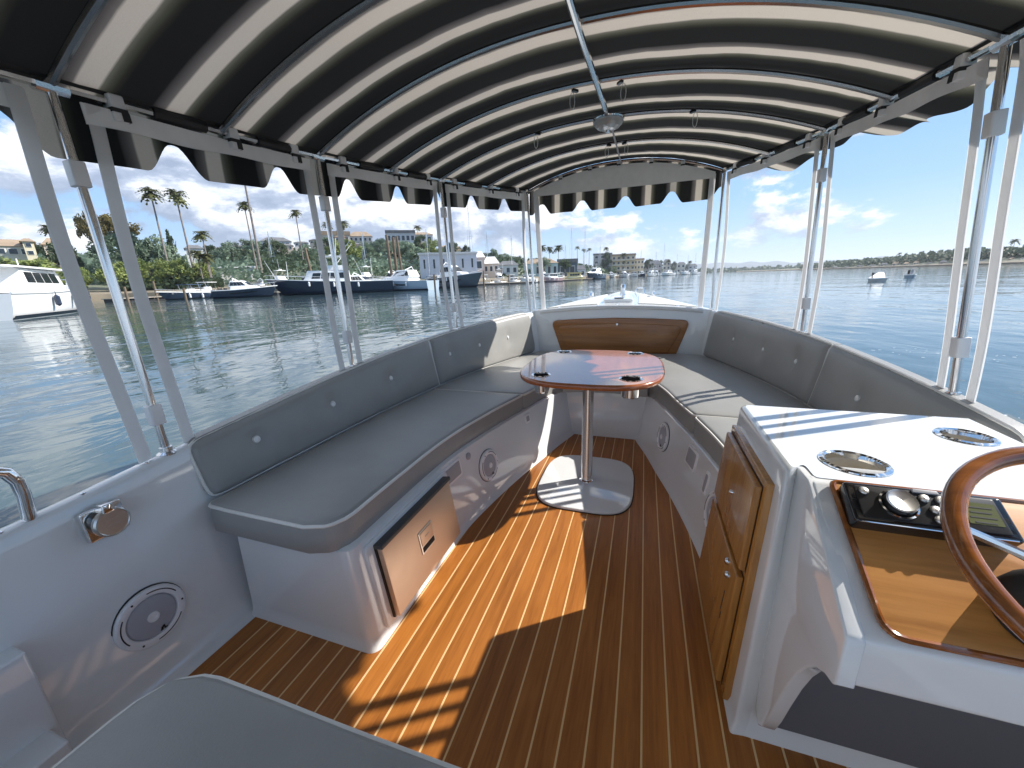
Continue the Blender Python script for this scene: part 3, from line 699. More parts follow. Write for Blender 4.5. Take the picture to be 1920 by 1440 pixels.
# ------------------------------------------------------------------ marine stereo
st = thing('marine_stereo', 'black marine stereo with silver dial and round buttons on the teak dash', 'stereo')
SM = DM @ Matrix.Translation((-0.128, 0.084, 0.016)) @ Matrix.Scale(1.13, 4)
MB().slab(rpoly([(-0.098, -0.036), (0.098, -0.036), (0.098, 0.034), (-0.098, 0.034)], 0.007), -0.008, 0.020, 0.005, M=SM).build('bezel', mat('gloss_black_plastic', (0.008, 0.008, 0.009), 0.12, coat=0.5), st)
MB().slab(rpoly([(-0.086, -0.0285), (0.086, -0.0285), (0.086, 0.0275), (-0.086, 0.0275)], 0.004), 0.019, 0.022, 0.001, M=SM).build('faceplate', BLACKP, st)
KN = SM @ Matrix.Translation((-0.036, -0.001, 0.022))
kn = MB().lathe([(0.0245, 0.0), (0.0245, 0.003), (0.022, 0.0035), (0.021, 0.002)], 32, KN, caps=False).build('dial_ring', CHROME, st)
MB().lathe([(0.0195, 0.0), (0.0195, 0.013), (0.018, 0.0145), (0.0165, 0.0145)], 32, KN, caps=False).build('dial_side', BLACKP, kn)
MB().lathe([(0.0195, 0.0135), (0.0178, 0.016), (0.0155, 0.0150), (0.0, 0.0135)], 32, KN).build('dial_cap', BRUSHED, kn)
for x, y in ((-0.075, 0.017), (0.000, 0.015), (0.020, 0.015), (0.008, -0.003), (0.028, -0.003), (0.008, -0.019), (0.028, -0.019)):
    MB().lathe([(0.0068, 0.021), (0.0068, 0.0245), (0.0052, 0.0262), (0.0, 0.0268)], 16, SM @ Matrix.Translation((x, y, 0))).build('button', BRUSHED, st)
for x in (0.008, 0.028):
    MB().box((x, -0.0275, 0.0222), (0.004, 0.0014, 0.0005), SM).build('key_mark', WHITEP, st)
sc_ = mat('lcd_screen', (0.13, 0.14, 0.05), 0.2)
MB().slab(rpoly([(0.043, -0.017), (0.082, -0.017), (0.082, 0.018), (0.043, 0.018)], 0.002), 0.0215, 0.0226, 0, M=SM).build('screen', sc_, st)
for k in range(4): MB().box((0.062, 0.010 - 0.008 * k, 0.0229), (0.030 - 0.006 * (k % 2), 0.002, 0.0004), SM).build('screen_line', DARK, st)
MB().slab(rpoly([(-0.012, 0.0235), (0.022, 0.0235), (0.020, 0.0305), (-0.010, 0.0305)], 0.002), 0.019, 0.0245, 0.001, M=SM).build('badge', GREYP, st)
MB().tube([SM @ V((x, -0.0345, 0.0185)) for x in lin(-0.09, 0.09, 12)], 0.0014, 6).build('chrome_line', CHROME, st)

# ------------------------------------------------------------------ steering wheel
sw = thing('steering_wheel', 'varnished wooden steering wheel with steel spokes over the teak dash', 'wheel')
T = 0.55
WC = V((0.794, 0.584, 0.710)); WN = V((0, -sin(T), cos(T)))
WM = frame(WC, V((1, 0, 0)), V((0, cos(T), sin(T))))
R0 = 0.17
MB().tube([WM @ V((R0 * cos(a), R0 * sin(a), 0)) for a in [2 * pi * i / 64 for i in range(64)]], 0.0132, 14, closed=True).build('rim', MAHOGW, sw)
for a in (radians(168), radians(12), radians(270)):
    MB().tube([WM @ V((R0 * k * cos(a), R0 * k * sin(a), z)) for k, z in ((0.95, -0.002), (0.6, -0.022), (0.2, -0.05))], [0.006, 0.0062, 0.008], 8).build('spoke', STEEL, sw)
MB().lathe([(0.045, -0.075), (0.047, -0.055), (0.045, -0.045), (0.03, -0.036), (0.0, -0.033)], 28, WM).build('hub', BLACKP, sw)
MB().lathe([(0.024, -0.037), (0.022, -0.029), (0.0, -0.027)], 24, WM).build('hub_cap', CHROME, sw)
MB().lathe([(0.060, -0.170), (0.059, -0.142), (0.052, -0.112), (0.042, -0.090), (0.032, -0.072)], 28, WM).build('column_boot', mat('rubber_boot', (0.02, 0.021, 0.022), 0.55), sw)

# ================================================================== canopy
RZ = smooth_tab([(-1.2, 1.49), (-0.2, 1.515), (0.68, 1.560), (1.5, 1.612), (2.45, 1.705), (3.45, 1.785)])
RW = smooth_tab([(-1.2, 1.09), (-0.2, 1.115), (0.68, 1.118), (1.5, 1.100), (2.45, 1.033), (3.0, 0.90), (3.45, 0.738)])
CZ = smooth_tab([(-1.2, 1.77), (0.68, 1.83), (1.5, 1.865), (2.45, 1.905), (3.45, 1.930)])
SH = [(-1.2, -0.060), (1.5, -0.055), (2.45, -0.037), (3.45, -0.026)]
def rail(s, y, dz=0.0, dw=0.0): return V((interp(SH, y) + s * (interp(RW, y) + dw), y, interp(RZ, y) + dz))
def arch(y, t, dz=0.0):
    zr, zc = interp(RZ, y), interp(CZ, y)
    return V((interp(SH, y) + interp(RW, y) * t, y, zr + (zc - zr) * (1 - abs(t) ** 2.15) + dz))
BOWS = [-1.2, -0.75, -0.3, 0.18, 0.68, 1.09, 1.5, 1.975, 2.45, 2.95, 3.45]
def phase(y):
    for i, (a, b) in enumerate(zip(BOWS, BOWS[1:])):
        if y <= b: return 2 * (i + (y - a) / (b - a))
    return 2 * (len(BOWS) - 1) + (y - BOWS[-1]) / 0.24
can = thing('boat_canopy', 'arched fabric canopy in black and beige stripes on stainless frame', 'canopy')
FAB = bpy.data.materials.new('striped_canvas'); FAB.use_nodes = True; t = FAB.node_tree; b = t.nodes['Principled BSDF']
uv = N(t, 'ShaderNodeUVMap'); sx = N(t, 'ShaderNodeSeparateXYZ'); t.links.new(uv.outputs[0], sx.inputs[0])
ph = math_n(t, 'FRACT', sx.outputs[0])
BLK, TAU, BEI, OLV = (0.016, 0.016, 0.0155), (0.12, 0.108, 0.10), (0.60, 0.53, 0.44), (0.050, 0.050, 0.036)
stops = [(0.0, BLK), (0.045, BLK), (0.075, (0.06, 0.055, 0.053)), (0.15, TAU), (0.205, (0.18, 0.162, 0.145)), (0.235, BEI), (0.445, BEI), (0.475, (0.16, 0.152, 0.118)), (0.53, (0.085, 0.084, 0.062)), (0.60, (0.035, 0.035, 0.026)), (0.66, BLK), (1.0, BLK)]
colr = ramp_n(t, ph, stops)
wv = N(t, 'ShaderNodeTexNoise'); wv.inputs['Scale'].default_value = 900; tcn = N(t, 'ShaderNodeTexCoord'); t.links.new(tcn.outputs['Object'], wv.inputs['Vector'])
colr = mix_n(t, 0.35, colr, mix_n(t, 1.0, colr, ramp_n(t, wv.outputs[0], [(0.3, (0.6, 0.6, 0.6)), (0.7, (1.25, 1.25, 1.25))]), 'MULTIPLY'))
t.links.new(colr, b.inputs['Base Color']); b.inputs['Roughness'].default_value = 0.8; b.inputs['Specular IOR Level'].default_value = 0.25
bp = N(t, 'ShaderNodeBump'); bp.inputs['Strength'].default_value = 0.15; bp.inputs['Distance'].default_value = 0.001
t.links.new(wv.outputs[0], bp.inputs['Height']); t.links.new(bp.outputs[0], b.inputs['Normal'])
tr = N(t, 'ShaderNodeBsdfTranslucent'); t.links.new(colr, tr.inputs['Color'])
mx = N(t, 'ShaderNodeMixShader'); mx.inputs[0].default_value = 0.32
t.links.new(b.outputs[0], mx.inputs[1]); t.links.new(tr.outputs[0], mx.inputs[2])
t.links.new(mx.outputs[0], t.nodes['Material Output'].inputs['Surface'])
def sag(y):
    for a, b_ in zip(BOWS, BOWS[1:]):
        if a <= y <= b_: return -0.016 * sin(pi * (y - a) / (b_ - a))
    return 0
ys = []
for a, b_ in zip(BOWS, BOWS[1:]): ys += lin(a, b_, 9)[:-1]
ys.append(3.47)
ts = lin(-1, 1, 49)
mb = MB(); mb.uv = []
rows = []
for y in ys:
    rows.append([arch(min(y, 3.47), t_, 0.016 + sag(y) * (1 - t_ ** 4) + 0.003 * noise.noise(V((y * 6, t_ * 5, 0))) + 0.0022 * noise.noise(V((y * 9 + t_ * 6, t_ * 26, 3.0)))) for t_ in ts]); mb.uv += [(phase(y), t_) for t_ in ts]
mb.grid(rows); mb.build('fabric', FAB, can, 0).data.shade_smooth()
for y in BOWS:
    MB().tube([arch(y, t_, -0.002) for t_ in lin(-1, 1, 41)], 0.0105, 8).build('bow', BOWST, can)
for s in (-1, 1):
    MB().tube([rail(s, y) for y in lin(-1.2, 3.45, 60)], 0.0118, 8).build('side_rail', STEEL, can)
    MB().tube([rail(s, y, 0.020, 0.004) for y in lin(-1.2, 3.46, 60)], 0.011, 6).build('hem', DARK, can)
MB().tube([arch(y, 0.02, -0.024) for y in lin(-1.2, 2.44, 30)], 0.0125, 10).build('ridge_tube', STEEL, can)
MB().tube([arch(y, 0.02, -0.016) for y in lin(2.5, 3.45, 12)], 0.0055, 6).build('ridge_cord', GREYP, can)
# valances with scalloped edges
def scal(u, per):
    """0 on the hanging lobes, 1 at the top of a notch"""
    d = abs((u / per) % 1.0 - 0.5) * 2            # 1 at a notch
    k = max(0.0, min(1.0, (d - 0.50) / 0.46)); return k * k * (3 - 2 * k)
def valance(fn, n, uvf, name='valance'):
    mb = MB(); mb.uv = []; rows = []
    for i in range(n + 1):
        r = []
        for j in range(7): r.append(fn(i / n, j / 6)); mb.uv.append((uvf(i / n), j / 6))
        rows.append(r)
    mb.grid(rows); o = mb.build(name, FAB, can, 0); o.data.shade_smooth(); return o
def left_v(a, h):
    y = -1.1 + a * 4.56; sc_ = scal(y - 0.575, 0.372); dep = 0.160 - 0.086 * sc_
    p = rail(-1, y, 0.024, 0.012); return p + V((-0.012 * sin(h * 2) + 0.010 * sin(y * 16.9) * h, 0, -dep * h - 0.02 * h))
valance(left_v, 420, lambda a: phase(-1.1 + a * 4.56) + 0.45)
def right_v(a, h):
    y = -1.1 + a * 4.56; sc_ = scal(y - 0.30, 0.372); dep = 0.262 - 0.060 * sc_
    p = rail(1, y, 0.024, 0.012); k = h * dep
    lift = 1.42 + 0.16 * sin(y * 7.3 + 0.6) + 0.10 * sin(y * 17)       # blown outwards by the wind, reach lengthened to shade the floor
    return p + V((k * sin(lift) + 0.01, 0.01 * sin(y * 23) * h, -k * cos(lift) - 0.012 * h))
valance(right_v, 420, lambda a: phase(-1.1 + a * 4.56) + 0.35)
def front_v(a, h):
    t_ = -1 + 2 * a; p = arch(3.45, t_, 0.012); x = p.x; sc_ = scal(x - 0.03, 0.345)
    zb = 1.598 + 0.082 * sc_
    return V((x, 3.475 + 0.02 * sin(x * 17) * h, p.z + (zb - p.z) * h))
valance(front_v, 220, lambda a: 4.3 * a * 1.9)
# posts with their sliding brackets
for s in (-1, 1):
    for y in (-0.35, 0.68, 1.5, 2.45, 3.43):
        b0 = V((s * (Wd(y) - 0.020), y, Gz(y) - 0.005)); b1 = rail(s, min(y, 3.44), -0.004)
        p = MB().tube([b0 + (b1 - b0) * k for k in lin(0, 1, 8)], 0.0110, 12).build('post', STEEL, can)
        MB().lathe([(0.026, 0), (0.026, 0.004), (0.017, 0.010), (0.016, 0.022)], 16, Matrix.Translation(b0)).build('post_base', STEEL, p)
        if y < 3:
            for k in (0.17 if y > 0.7 else 0.13, 0.80):
                c = b0 + (b1 - b0) * k; dr_ = (b1 - b0).normalized()
                MB().slab(rpoly([(-0.0165, -0.0165), (0.0165, -0.0165), (0.0165, 0.0165), (-0.0165, 0.0165)], 0.006), -0.030, 0.030, 0.003, rb=0.003, M=frame(c, V((0, 1, 0)), dr_.cross(V((0, 1, 0))))).build('slide_bracket', WHITEP, p)
        MB().tube([b1 + V((0, -0.03, 0.0)), b1 + V((0, 0.03, 0.002))], 0.017, 10).build('rail_fitting', STEEL, p)
# dark zip sleeves round the rails between the hooks
STN = [-0.35, 0.68, 1.5, 2.45, 3.43]
for s in (-1, 1):
    for a, b_ in zip(STN, STN[1:]):
        for f0, f1 in ((0.26, 0.44), (0.66, 0.84)):
            MB().tube([rail(s, a + (b_ - a) * f, -0.001) for f in lin(f0, f1, 6)], 0.0165, 8).build('zip_sleeve', DARK, can)
# dome light and the little elastic loops under the fabric
GLS = bpy.data.materials.new('cut_glass'); GLS.use_nodes = True
gb = GLS.node_tree.nodes['Principled BSDF']; gb.inputs['Base Color'].default_value = (0.85, 0.86, 0.86, 1); gb.inputs['Roughness'].default_value = 0.12; gb.inputs['Transmission Weight'].default_value = 0.55; gb.inputs['IOR'].default_value = 1.45
dl = thing('dome_light', 'round cut glass dome light hanging under the canopy ridge', 'lamp')
lc = arch(2.40, 0.02, -0.045)
prof = [(0.075, 0.012), (0.080, 0.002), (0.072, -0.010), (0.058, -0.022), (0.036, -0.032), (0.0, -0.036)]
mb = MB()
mb.lathe(prof, 20, Matrix.Translation(lc)); mb.build('glass_dish', GLS, dl, 0)
MB().lathe([(0.080, 0.010), (0.083, 0.016), (0.05, 0.026), (0.02, 0.032), (0.0, 0.033)], 28, Matrix.Translation(lc)).build('rim_plate', CHROME, dl)
MB().lathe([(0.012, -0.045), (0.014, -0.036), (0.006, -0.030)], 12, Matrix.Translation(lc)).build('finial', CHROME, dl)
for k in range(3):
    a = k * 2.1 + 0.4; MB().lathe([(0.012, 0.0), (0.014, -0.012), (0.0, -0.02)], 10, Matrix.Translation(lc + V((0.04 * cos(a), 0.04 * sin(a), 0.004)))).build('bulb', mat('warm_bulb', (0.6, 0.45, 0.25), 0.3), dl)
for y, t_, w in ((1.99, -0.075, 0.6), (1.99, 0.105, 0.6), (2.42, 0.42, 0.3), (2.42, -0.36, 0.3), (2.93, -0.03, 0.5), (2.93, 0.075, 0.5)):
    p = arch(y, t_, -0.012)
    c = MB().slab(rpoly([(-0.008, -0.016), (0.008, -0.016), (0.008, 0.016), (-0.008, 0.016)], 0.004), -0.008, 0.002, 0.002, M=Matrix.Translation(p) @ Matrix.Rotation(0.7 * (1 if t_ > 0 else -1), 4, 'Z')).build('strap_clip', BLACKP, can)
    sd_ = 1 if t_ > 0 else -1
    lp = [p + V((sd_ * 0.014 + 0.011 * cos(a), 0.01, -0.038 + 0.034 * sin(a))) for a in [2 * pi * i / 16 for i in range(16)]]
    MB().tube(lp, 0.0016, 5, closed=True).build('elastic_loop', WHITEP, c)

# ================================================================== clear vinyl curtains hooked to the rails
CLR = bpy.data.materials.new('clear_vinyl'); CLR.use_nodes = True; t = CLR.node_tree; t.nodes.clear()
tp = N(t, 'ShaderNodeBsdfTransparent'); tp.inputs[0].default_value = (0.955, 0.96, 0.962, 1); oo = N(t, 'ShaderNodeOutputMaterial'); t.links.new(tp.outputs[0], oo.inputs['Surface'])
def curtain(s, ya, yb, label):
    t = thing('window_curtain', label, 'curtain', group='clear window curtains between the posts')
    g = 0.052
    a0, a1 = ya + g, yb - g
    def pt(y, h, off=0.0):                 # h = 0 at the gunwale, 1 under the rail
        lo = V((s * (Wd(y) - 0.018), y, Gz(y) + 0.004)); hi = rail(s, y, -0.022)
        q = lo + (hi - lo) * h; q.x += s * (0.012 * sin(pi * h) + off); return q
    bh = 0.048 / 0.92
    # band along the top, a little uneven like real cloth
    mb = MB()
    yy = lin(a0 - 0.004, a1 + 0.004, 26)
    for o_ in (0.0, 0.003):
        mb.grid([[pt(y, 1 - bh * k * (1 + 0.05 * sin(y * 21)), -s * 0 + (o_ - 0.006) + 0.004 * sin(y * 13 + k)) for k in lin(0, 1, 5)] for y in yy])
    mb.build('top_band', BANDV, t, 0).data.shade_smooth()
    for e, w in ((a0, 0.032), (a1, -0.032)):
        mb = MB(); lean = 0.0
        for o_ in (-0.006, -0.002):
            mb.grid([[pt(e + w * k * (1 + 0.0 * h), h, o_ + 0.003 * sin(h * 7 + e * 5)) + V((0, (0.004 * sin(h * 5.0 + e * 3) - w * 0.25 * (1 - h)), 0)) for k in lin(0, 1, 4)] for h in lin(0.0, 1.0, 24)])
        mb.build('edge_strip', WHITEV, t, 0).data.shade_smooth()
    MB().grid([[pt(y, h, -0.0085 + 0.004 * noise.noise(V((y * 4, h * 4, s)))) for h in lin(0.0, 1 - bh, 14)] for y in lin(a0 + 0.03, a1 - 0.03, 14)]).build('clear_pane', CLR, t, 0)
    for f in (0.10, 0.55, 0.90):
        y = a0 + (a1 - a0) * f; p = rail(s, y); dy_ = V((0, 1, 0)); 
        M = frame(p, (rail(s, y + 0.02) - rail(s, y - 0.02)), V((0, 0, 1)))
        c = MB().slab(rpoly([(-0.017, -0.048), (0.017, -0.048), (0.017, 0.016), (-0.017, 0.016)], 0.005), -0.018, 0.018, 0.003, rb=0.003, M=M).build('rail_hook', WHITEP, t)
        MB().box((0.0, -0.022, 0.0), (0.0355, 0.010, 0.040), M).build('hook_slot', DARK, c)
        MB().box((0.010, -0.036, 0.0), (0.018, 0.022, 0.040), M).build('hook_gap', DARK, c)
    return t
for s, ya, yb, lab in ((-1, -0.35, 0.68, 'clear curtain aftmost on the side of the long grey cushion, cut by the edge'), (-1, 0.68, 1.5, 'clear curtain above the near end of the long grey backrest, palms seen through'), (-1, 1.5, 2.45, 'clear curtain with moored yachts seen through it'), (-1, 2.45, 3.43, 'clear curtain at the bow corner with a blue-grey building seen through'),
                       (1, 0.68, 1.5, 'clear curtain beyond the steering wheel, cut by the edge of view'), (1, 1.5, 2.45, 'clear curtain with the low wooded far shore seen through'), (1, 2.45, 3.43, 'clear curtain beside the front corner with open water and bright clouds seen through')):
    curtain(s, ya, yb, lab)
# front curtain under the first bow
ft = thing('front_curtain', 'clear front curtain with a grey cloth arch above the foredeck', 'curtain')
SHF = interp(SH, 3.45); ztop = lambda x: arch(3.45, max(-1, min(1, (x - SHF) / interp(RW, 3.45))), -0.030).z
xs = lin(SHF - 0.685, SHF + 0.685, 40); zb_ = 1.735
mb = MB()
for yo in (3.425, 3.430): mb.grid([[V((x, yo + 0.003 * sin(x * 11 + k * 2), zb_ + (max(ztop(x), zb_ + 0.012) - zb_) * k)) for k in lin(0, 1, 5)] for x in xs])
mb.build('arch_band', BANDV, ft, 0).data.shade_smooth()
for s in (-1, 1):
    mb = MB()
    for yo in (0, 0.004):
        mb.grid([[V((SHF * h + s * ((0.66 + 0.030 * h) - 0.040 * k), 3.425 + yo + 0.004 * sin(h * 8), Gz(3.42) + 0.02 + (1.765 - Gz(3.42) - 0.02) * h)) for k in lin(0, 1, 4)] for h in lin(0, 1, 20)])
    mb.build('edge_strip', WHITEV, ft, 0).data.shade_smooth()
MB().grid([[V((x, 3.436, Gz(3.42) + 0.05 + (zb_ - Gz(3.42) - 0.05) * h)) for h in lin(0, 1, 10)] for x in lin(-0.66, 0.62, 14)]).build('clear_pane', CLR, ft, 0)
for t_ in (-0.62, -0.3, 0.0, 0.32, 0.62):
    p = arch(3.44, t_, -0.018)
    c = MB().slab(rpoly([(-0.014, -0.036), (0.014, -0.036), (0.014, 0.016), (-0.014, 0.016)], 0.004), -0.016, 0.016, 0.003, M=frame(p + V((0, -0.006, 0)), V((1, 0, 0)), V((0, 0, 1)))).build('rail_hook', WHITEP, ft)
    MB().box((0, -0.014, 0.0), (0.0285, 0.010, 0.036), frame(p + V((0, -0.006, 0)), V((1, 0, 0)), V((0, 0, 1)))).build('hook_slot', DARK, c)
# ================================================================== water
WZ = -0.03
wm = bpy.data.materials.new('harbour_water'); wm.use_nodes = True; t = wm.node_tree; b = t.nodes['Principled BSDF']
b.inputs['Base Color'].default_value = (0.055, 0.092, 0.105, 1); b.inputs['Roughness'].default_value = 0.04; b.inputs['IOR'].default_value = 1.333
g = N(t, 'ShaderNodeNewGeometry')
def wnoise(scale, sy, det, dist=0.0, rot=0.3):
    mp = N(t, 'ShaderNodeMapping'); mp.inputs['Scale'].default_value = (scale, scale * sy, scale); mp.inputs['Rotation'].default_value = (0, 0, rot)
    t.links.new(g.outputs['Position'], mp.inputs['Vector'])
    n = N(t, 'ShaderNodeTexNoise'); n.inputs['Scale'].default_value = 1; n.inputs['Detail'].default_value = det; n.inputs['Distortion'].default_value = dist; n.inputs['Roughness'].default_value = 0.5
    t.links.new(mp.outputs[0], n.inputs['Vector']); return n.outputs[0]
h = math_n(t, 'ADD', math_n(t, 'MULTIPLY', wnoise(0.50, 0.7, 2.0, 0.4, 0.5), 0.075), math_n(t, 'MULTIPLY', math_n(t, 'MULTIPLY', wnoise(2.0, 0.6, 3.0, 0.5, -0.4), wnoise(0.09, 1.0, 2.0, 0.0, 0.9)), 0.075))
h = math_n(t, 'ADD', h, math_n(t, 'MULTIPLY', wnoise(0.12, 1.0, 1.0, 0.0, 0.1), 0.22))
bp = N(t, 'ShaderNodeBump'); bp.inputs['Strength'].default_value = 0.52; bp.inputs['Distance'].default_value = 1.0
t.links.new(h, bp.inputs['Height']); t.links.new(bp.outputs[0], b.inputs['Normal'])
mb = MB(); RR = [0.0, 8, 30, 120, 500, 2000, 7000]
mb.lathe([(max(r, 0.001), WZ) for r in RR], 48, caps=False)
tag(mb.build('water', wm, None, 0), kind='structure')
# ================================================================== the harbour around the boat
RC = Matrix(((AX[0].x, AX[0].y, AX[0].z), (AX[1].x, AX[1].y, AX[1].z), (AX[2].x, AX[2].y, AX[2].z)))   # camera -> boat
def at(px, D, z=WZ):
    """point D metres away on the bearing of photo column px"""
    d = RC @ V((px - 960, 515 - 0.035 * (px - 1210) - 720, F_PX)); n = V((d.x, d.y, 0)).normalized()
    return V((CAM.x + n.x * D, CAM.y + n.y * D, z))
def per_px(px, D):
    """metres per photo pixel, vertical, at that bearing and distance"""
    p = at(px, D, CAM.z) - CAM; return (RC.transposed() @ p).z / F_PX
HORIZ = lambda px: 515 - 0.035 * (px - 1210)
def hz(px, D, py):
    """height (world z) of photo row py at that bearing and distance"""
    return CAM.z + (HORIZ(px) - py) * per_px(px, D)
rnd = random.Random(5)

# --- materials of the shore
def leafmat(name, c1, c2, rough=0.6):
    M = bpy.data.materials.new(name); M.use_nodes = True; t = M.node_tree; b = t.nodes['Principled BSDF']
    g = N(t, 'ShaderNodeNewGeometry'); n = N(t, 'ShaderNodeTexNoise'); n.inputs['Scale'].default_value = 0.9; n.inputs['Detail'].default_value = 3
    t.links.new(g.outputs['Position'], n.inputs['Vector'])
    oi = N(t, 'ShaderNodeObjectInfo'); f = math_n(t, 'ADD', math_n(t, 'MULTIPLY', n.outputs[0], 0.8), math_n(t, 'MULTIPLY', g.outputs['Random Per Island'], 0.3))
    c = ramp_n(t, f, [(0.3, c1), (0.75, c2)])
    hv = N(t, 'ShaderNodeHueSaturation'); t.links.new(c, hv.inputs['Color']); t.links.new(math_n(t, 'MULTIPLY_ADD', oi.outputs['Random'], 0.3, 0.85), hv.inputs['Value'])
    t.links.new(hv.outputs[0], b.inputs['Base Color']); b.inputs['Roughness'].default_value = rough; b.inputs['Specular IOR Level'].default_value = 0.2
    tr = N(t, 'ShaderNodeBsdfTranslucent'); t.links.new(hv.outputs[0], tr.inputs[0]); mx = N(t, 'ShaderNodeMixShader'); mx.inputs[0].default_value = 0.3
    t.links.new(b.outputs[0], mx.inputs[1]); t.links.new(tr.outputs[0], mx.inputs[2]); t.links.new(mx.outputs[0], t.nodes['Material Output'].inputs['Surface'])
    return M
L_GREY = leafmat('grey_green_leaves', (0.11, 0.17, 0.11), (0.28, 0.35, 0.25))
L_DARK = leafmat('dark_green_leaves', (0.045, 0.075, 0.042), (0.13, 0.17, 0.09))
L_YEL = leafmat('yellow_green_leaves', (0.14, 0.19, 0.05), (0.33, 0.37, 0.13))
L_BROWN = leafmat('olive_pine_needles', (0.085, 0.075, 0.025), (0.20, 0.165, 0.06))
L_PALM = leafmat('palm_leaves', (0.055, 0.075, 0.03), (0.19, 0.19, 0.075))
L_SKIRT = leafmat('dry_palm_leaves', (0.10, 0.075, 0.04), (0.20, 0.15, 0.08))
BARK = mat('bark', (0.12, 0.095, 0.075), 0.9, var=0.3, vscale=3)
PALMB = mat('palm_bark', (0.22, 0.19, 0.17), 0.9, var=0.25, vscale=2)
BOATW = mat('boat_white', (0.78, 0.78, 0.77), 0.2, coat=0.3)
NAVY = mat('boat_navy', (0.02, 0.032, 0.06), 0.15, coat=0.5)
SLATE = mat('boat_slate', (0.08, 0.10, 0.125), 0.15, coat=0.5)
PALEB = mat('boat_pale_blue', (0.38, 0.47, 0.56), 0.2, coat=0.4)
GLASSD = mat('dark_boat_glass', (0.012, 0.016, 0.02), 0.06)
BOOT = mat('boot_stripe', (0.02, 0.03, 0.05), 0.4)
CREAM = mat('boat_cream', (0.62, 0.54, 0.26), 0.4)
CANV = mat('boat_canvas_blue', (0.03, 0.06, 0.12), 0.8)
PILE = mat('timber_pile', (0.17, 0.125, 0.085), 0.9, var=0.3, vscale=2)
DOCK = mat('dock_planks', (0.33, 0.29, 0.24), 0.85, var=0.2, vscale=2)
STONE = mat('seawall_stone', (0.33, 0.28, 0.22), 0.9, var=0.3, vscale=0.8)

# --- terrain: port shore rising to low hills, low starboard shore, far hills
def terr(name, fn, us, vs, m):
    mb = MB(); mb.grid([[fn(u, v) for v in vs] for u in us]); return tag(mb.build(name, m, None, 60), kind='structure')
EARTH = mat('shore_earth', (0.20, 0.17, 0.115), 0.95, var=0.35, vscale=0.12)
t = EARTH.node_tree; g = N(t, 'ShaderNodeNewGeometry'); sz = N(t, 'ShaderNodeSeparateXYZ'); t.links.new(g.outputs['Position'], sz.inputs[0])
mrz = N(t, 'ShaderNodeMapRange'); t.links.new(sz.outputs[2], mrz.inputs[0]); mrz.inputs[1].default_value = 1.2; mrz.inputs[2].default_value = 2.2
nz = N(t, 'ShaderNodeTexNoise'); nz.inputs['Scale'].default_value = 0.15; nz.inputs['Detail'].default_value = 6; t.links.new(g.outputs['Position'], nz.inputs['Vector'])
gr_ = ramp_n(t, nz.outputs[0], [(0.3, (0.10, 0.12, 0.07)), (0.55, (0.17, 0.18, 0.12)), (0.75, (0.27, 0.24, 0.18))])
sa_ = ramp_n(t, nz.outputs[0], [(0.3, (0.16, 0.13, 0.09)), (0.7, (0.30, 0.25, 0.18))])
t.links.new(mix_n(t, mrz.outputs[0], sa_, gr_), t.nodes['Principled BSDF'].inputs['Base Color'])
SCRUB = leafmat('hill_scrub', (0.055, 0.075, 0.045), (0.15, 0.16, 0.10), 0.9)
SH_P = [(-700, 60), (-300, 78), (0, 88), (200, 92), (420, 88), (560, 80), (700, 78), (800, 88), (900, 98), (1000, 118), (1090, 165), (1150, 240), (1200, 330), (1240, 430), (1290, 600)]
def terr_prof(px): H = interp(HILL, px); return [(0.0, -1.0), (0.0, 1.0), (6, 1.3), (22, 1.8), (40, min(3.2, H)), (70, min(6.5, H)), (110, H * 0.62 if H > 11 else H), (165, H), (260, H * 0.95), (600, 4)]
shoreD = lambda px: interp(SH_P, px)
HILL = [(-700, 11), (0, 11), (200, 11), (400, 11), (500, 12), (600, 14.5), (700, 16.5), (800, 16.5), (860, 13), (930, 9), (1000, 6.5), (1100, 5), (1200, 4.5), (1290, 4)]
def port_shore(px, k):
    d0 = shoreD(px)
    prof = terr_prof(px)
    a, z = prof[k]; sc_ = d0 / 90.0
    p = at(px, d0 + a * sc_)
    zz = z if k < 3 else z * (1 + 0.10 * noise.noise(V((px * 0.013, a * 0.03, 0))))
    return V((p.x, p.y, zz))
terr('shore', port_shore, lin(-700, 1290, 120), list(range(10)), EARTH)
SB = [(1380, 900), (1500, 700), (1600, 560), (1750, 430), (1920, 340), (2200, 280), (2600, 240)]
def stbd_shore(px, k):
    d0 = interp(SB, px); a, z = [(0, -1), (0, 0.8), (12, 1.6), (60, 5), (140, 9), (400, 6)][k]
    p = at(px, d0 + a); hgt = max(0.25, min(1.3, (px - 1380) / 330))
    return V((p.x, p.y, z if k < 2 else z * hgt * (1 + 0.25 * noise.noise(V((px * 0.02, k, 4))))))
terr('far_shore', stbd_shore, lin(1380, 2600, 90), list(range(6)), EARTH)
FARH = mat('far_hill_scrub', (0.13, 0.15, 0.16), 0.95, var=0.2, vscale=0.01)
def hills(px, k):
    d0 = 3600; a = [0, 500, 1100][k]; p = at(px, d0 + a)
    h = [0.0, 1, 0.6][k] * 1.5 * (55 + 45 * noise.noise(V((px * 0.006, 0.3, 0))) + 14 * noise.noise(V((px * 0.03, 2.3, 0))))
    return V((p.x, p.y, max(h, -1) - (2 if k == 0 else 0)))
terr('hills', hills, lin(1180, 1760, 90), [0, 1, 2], FARH)

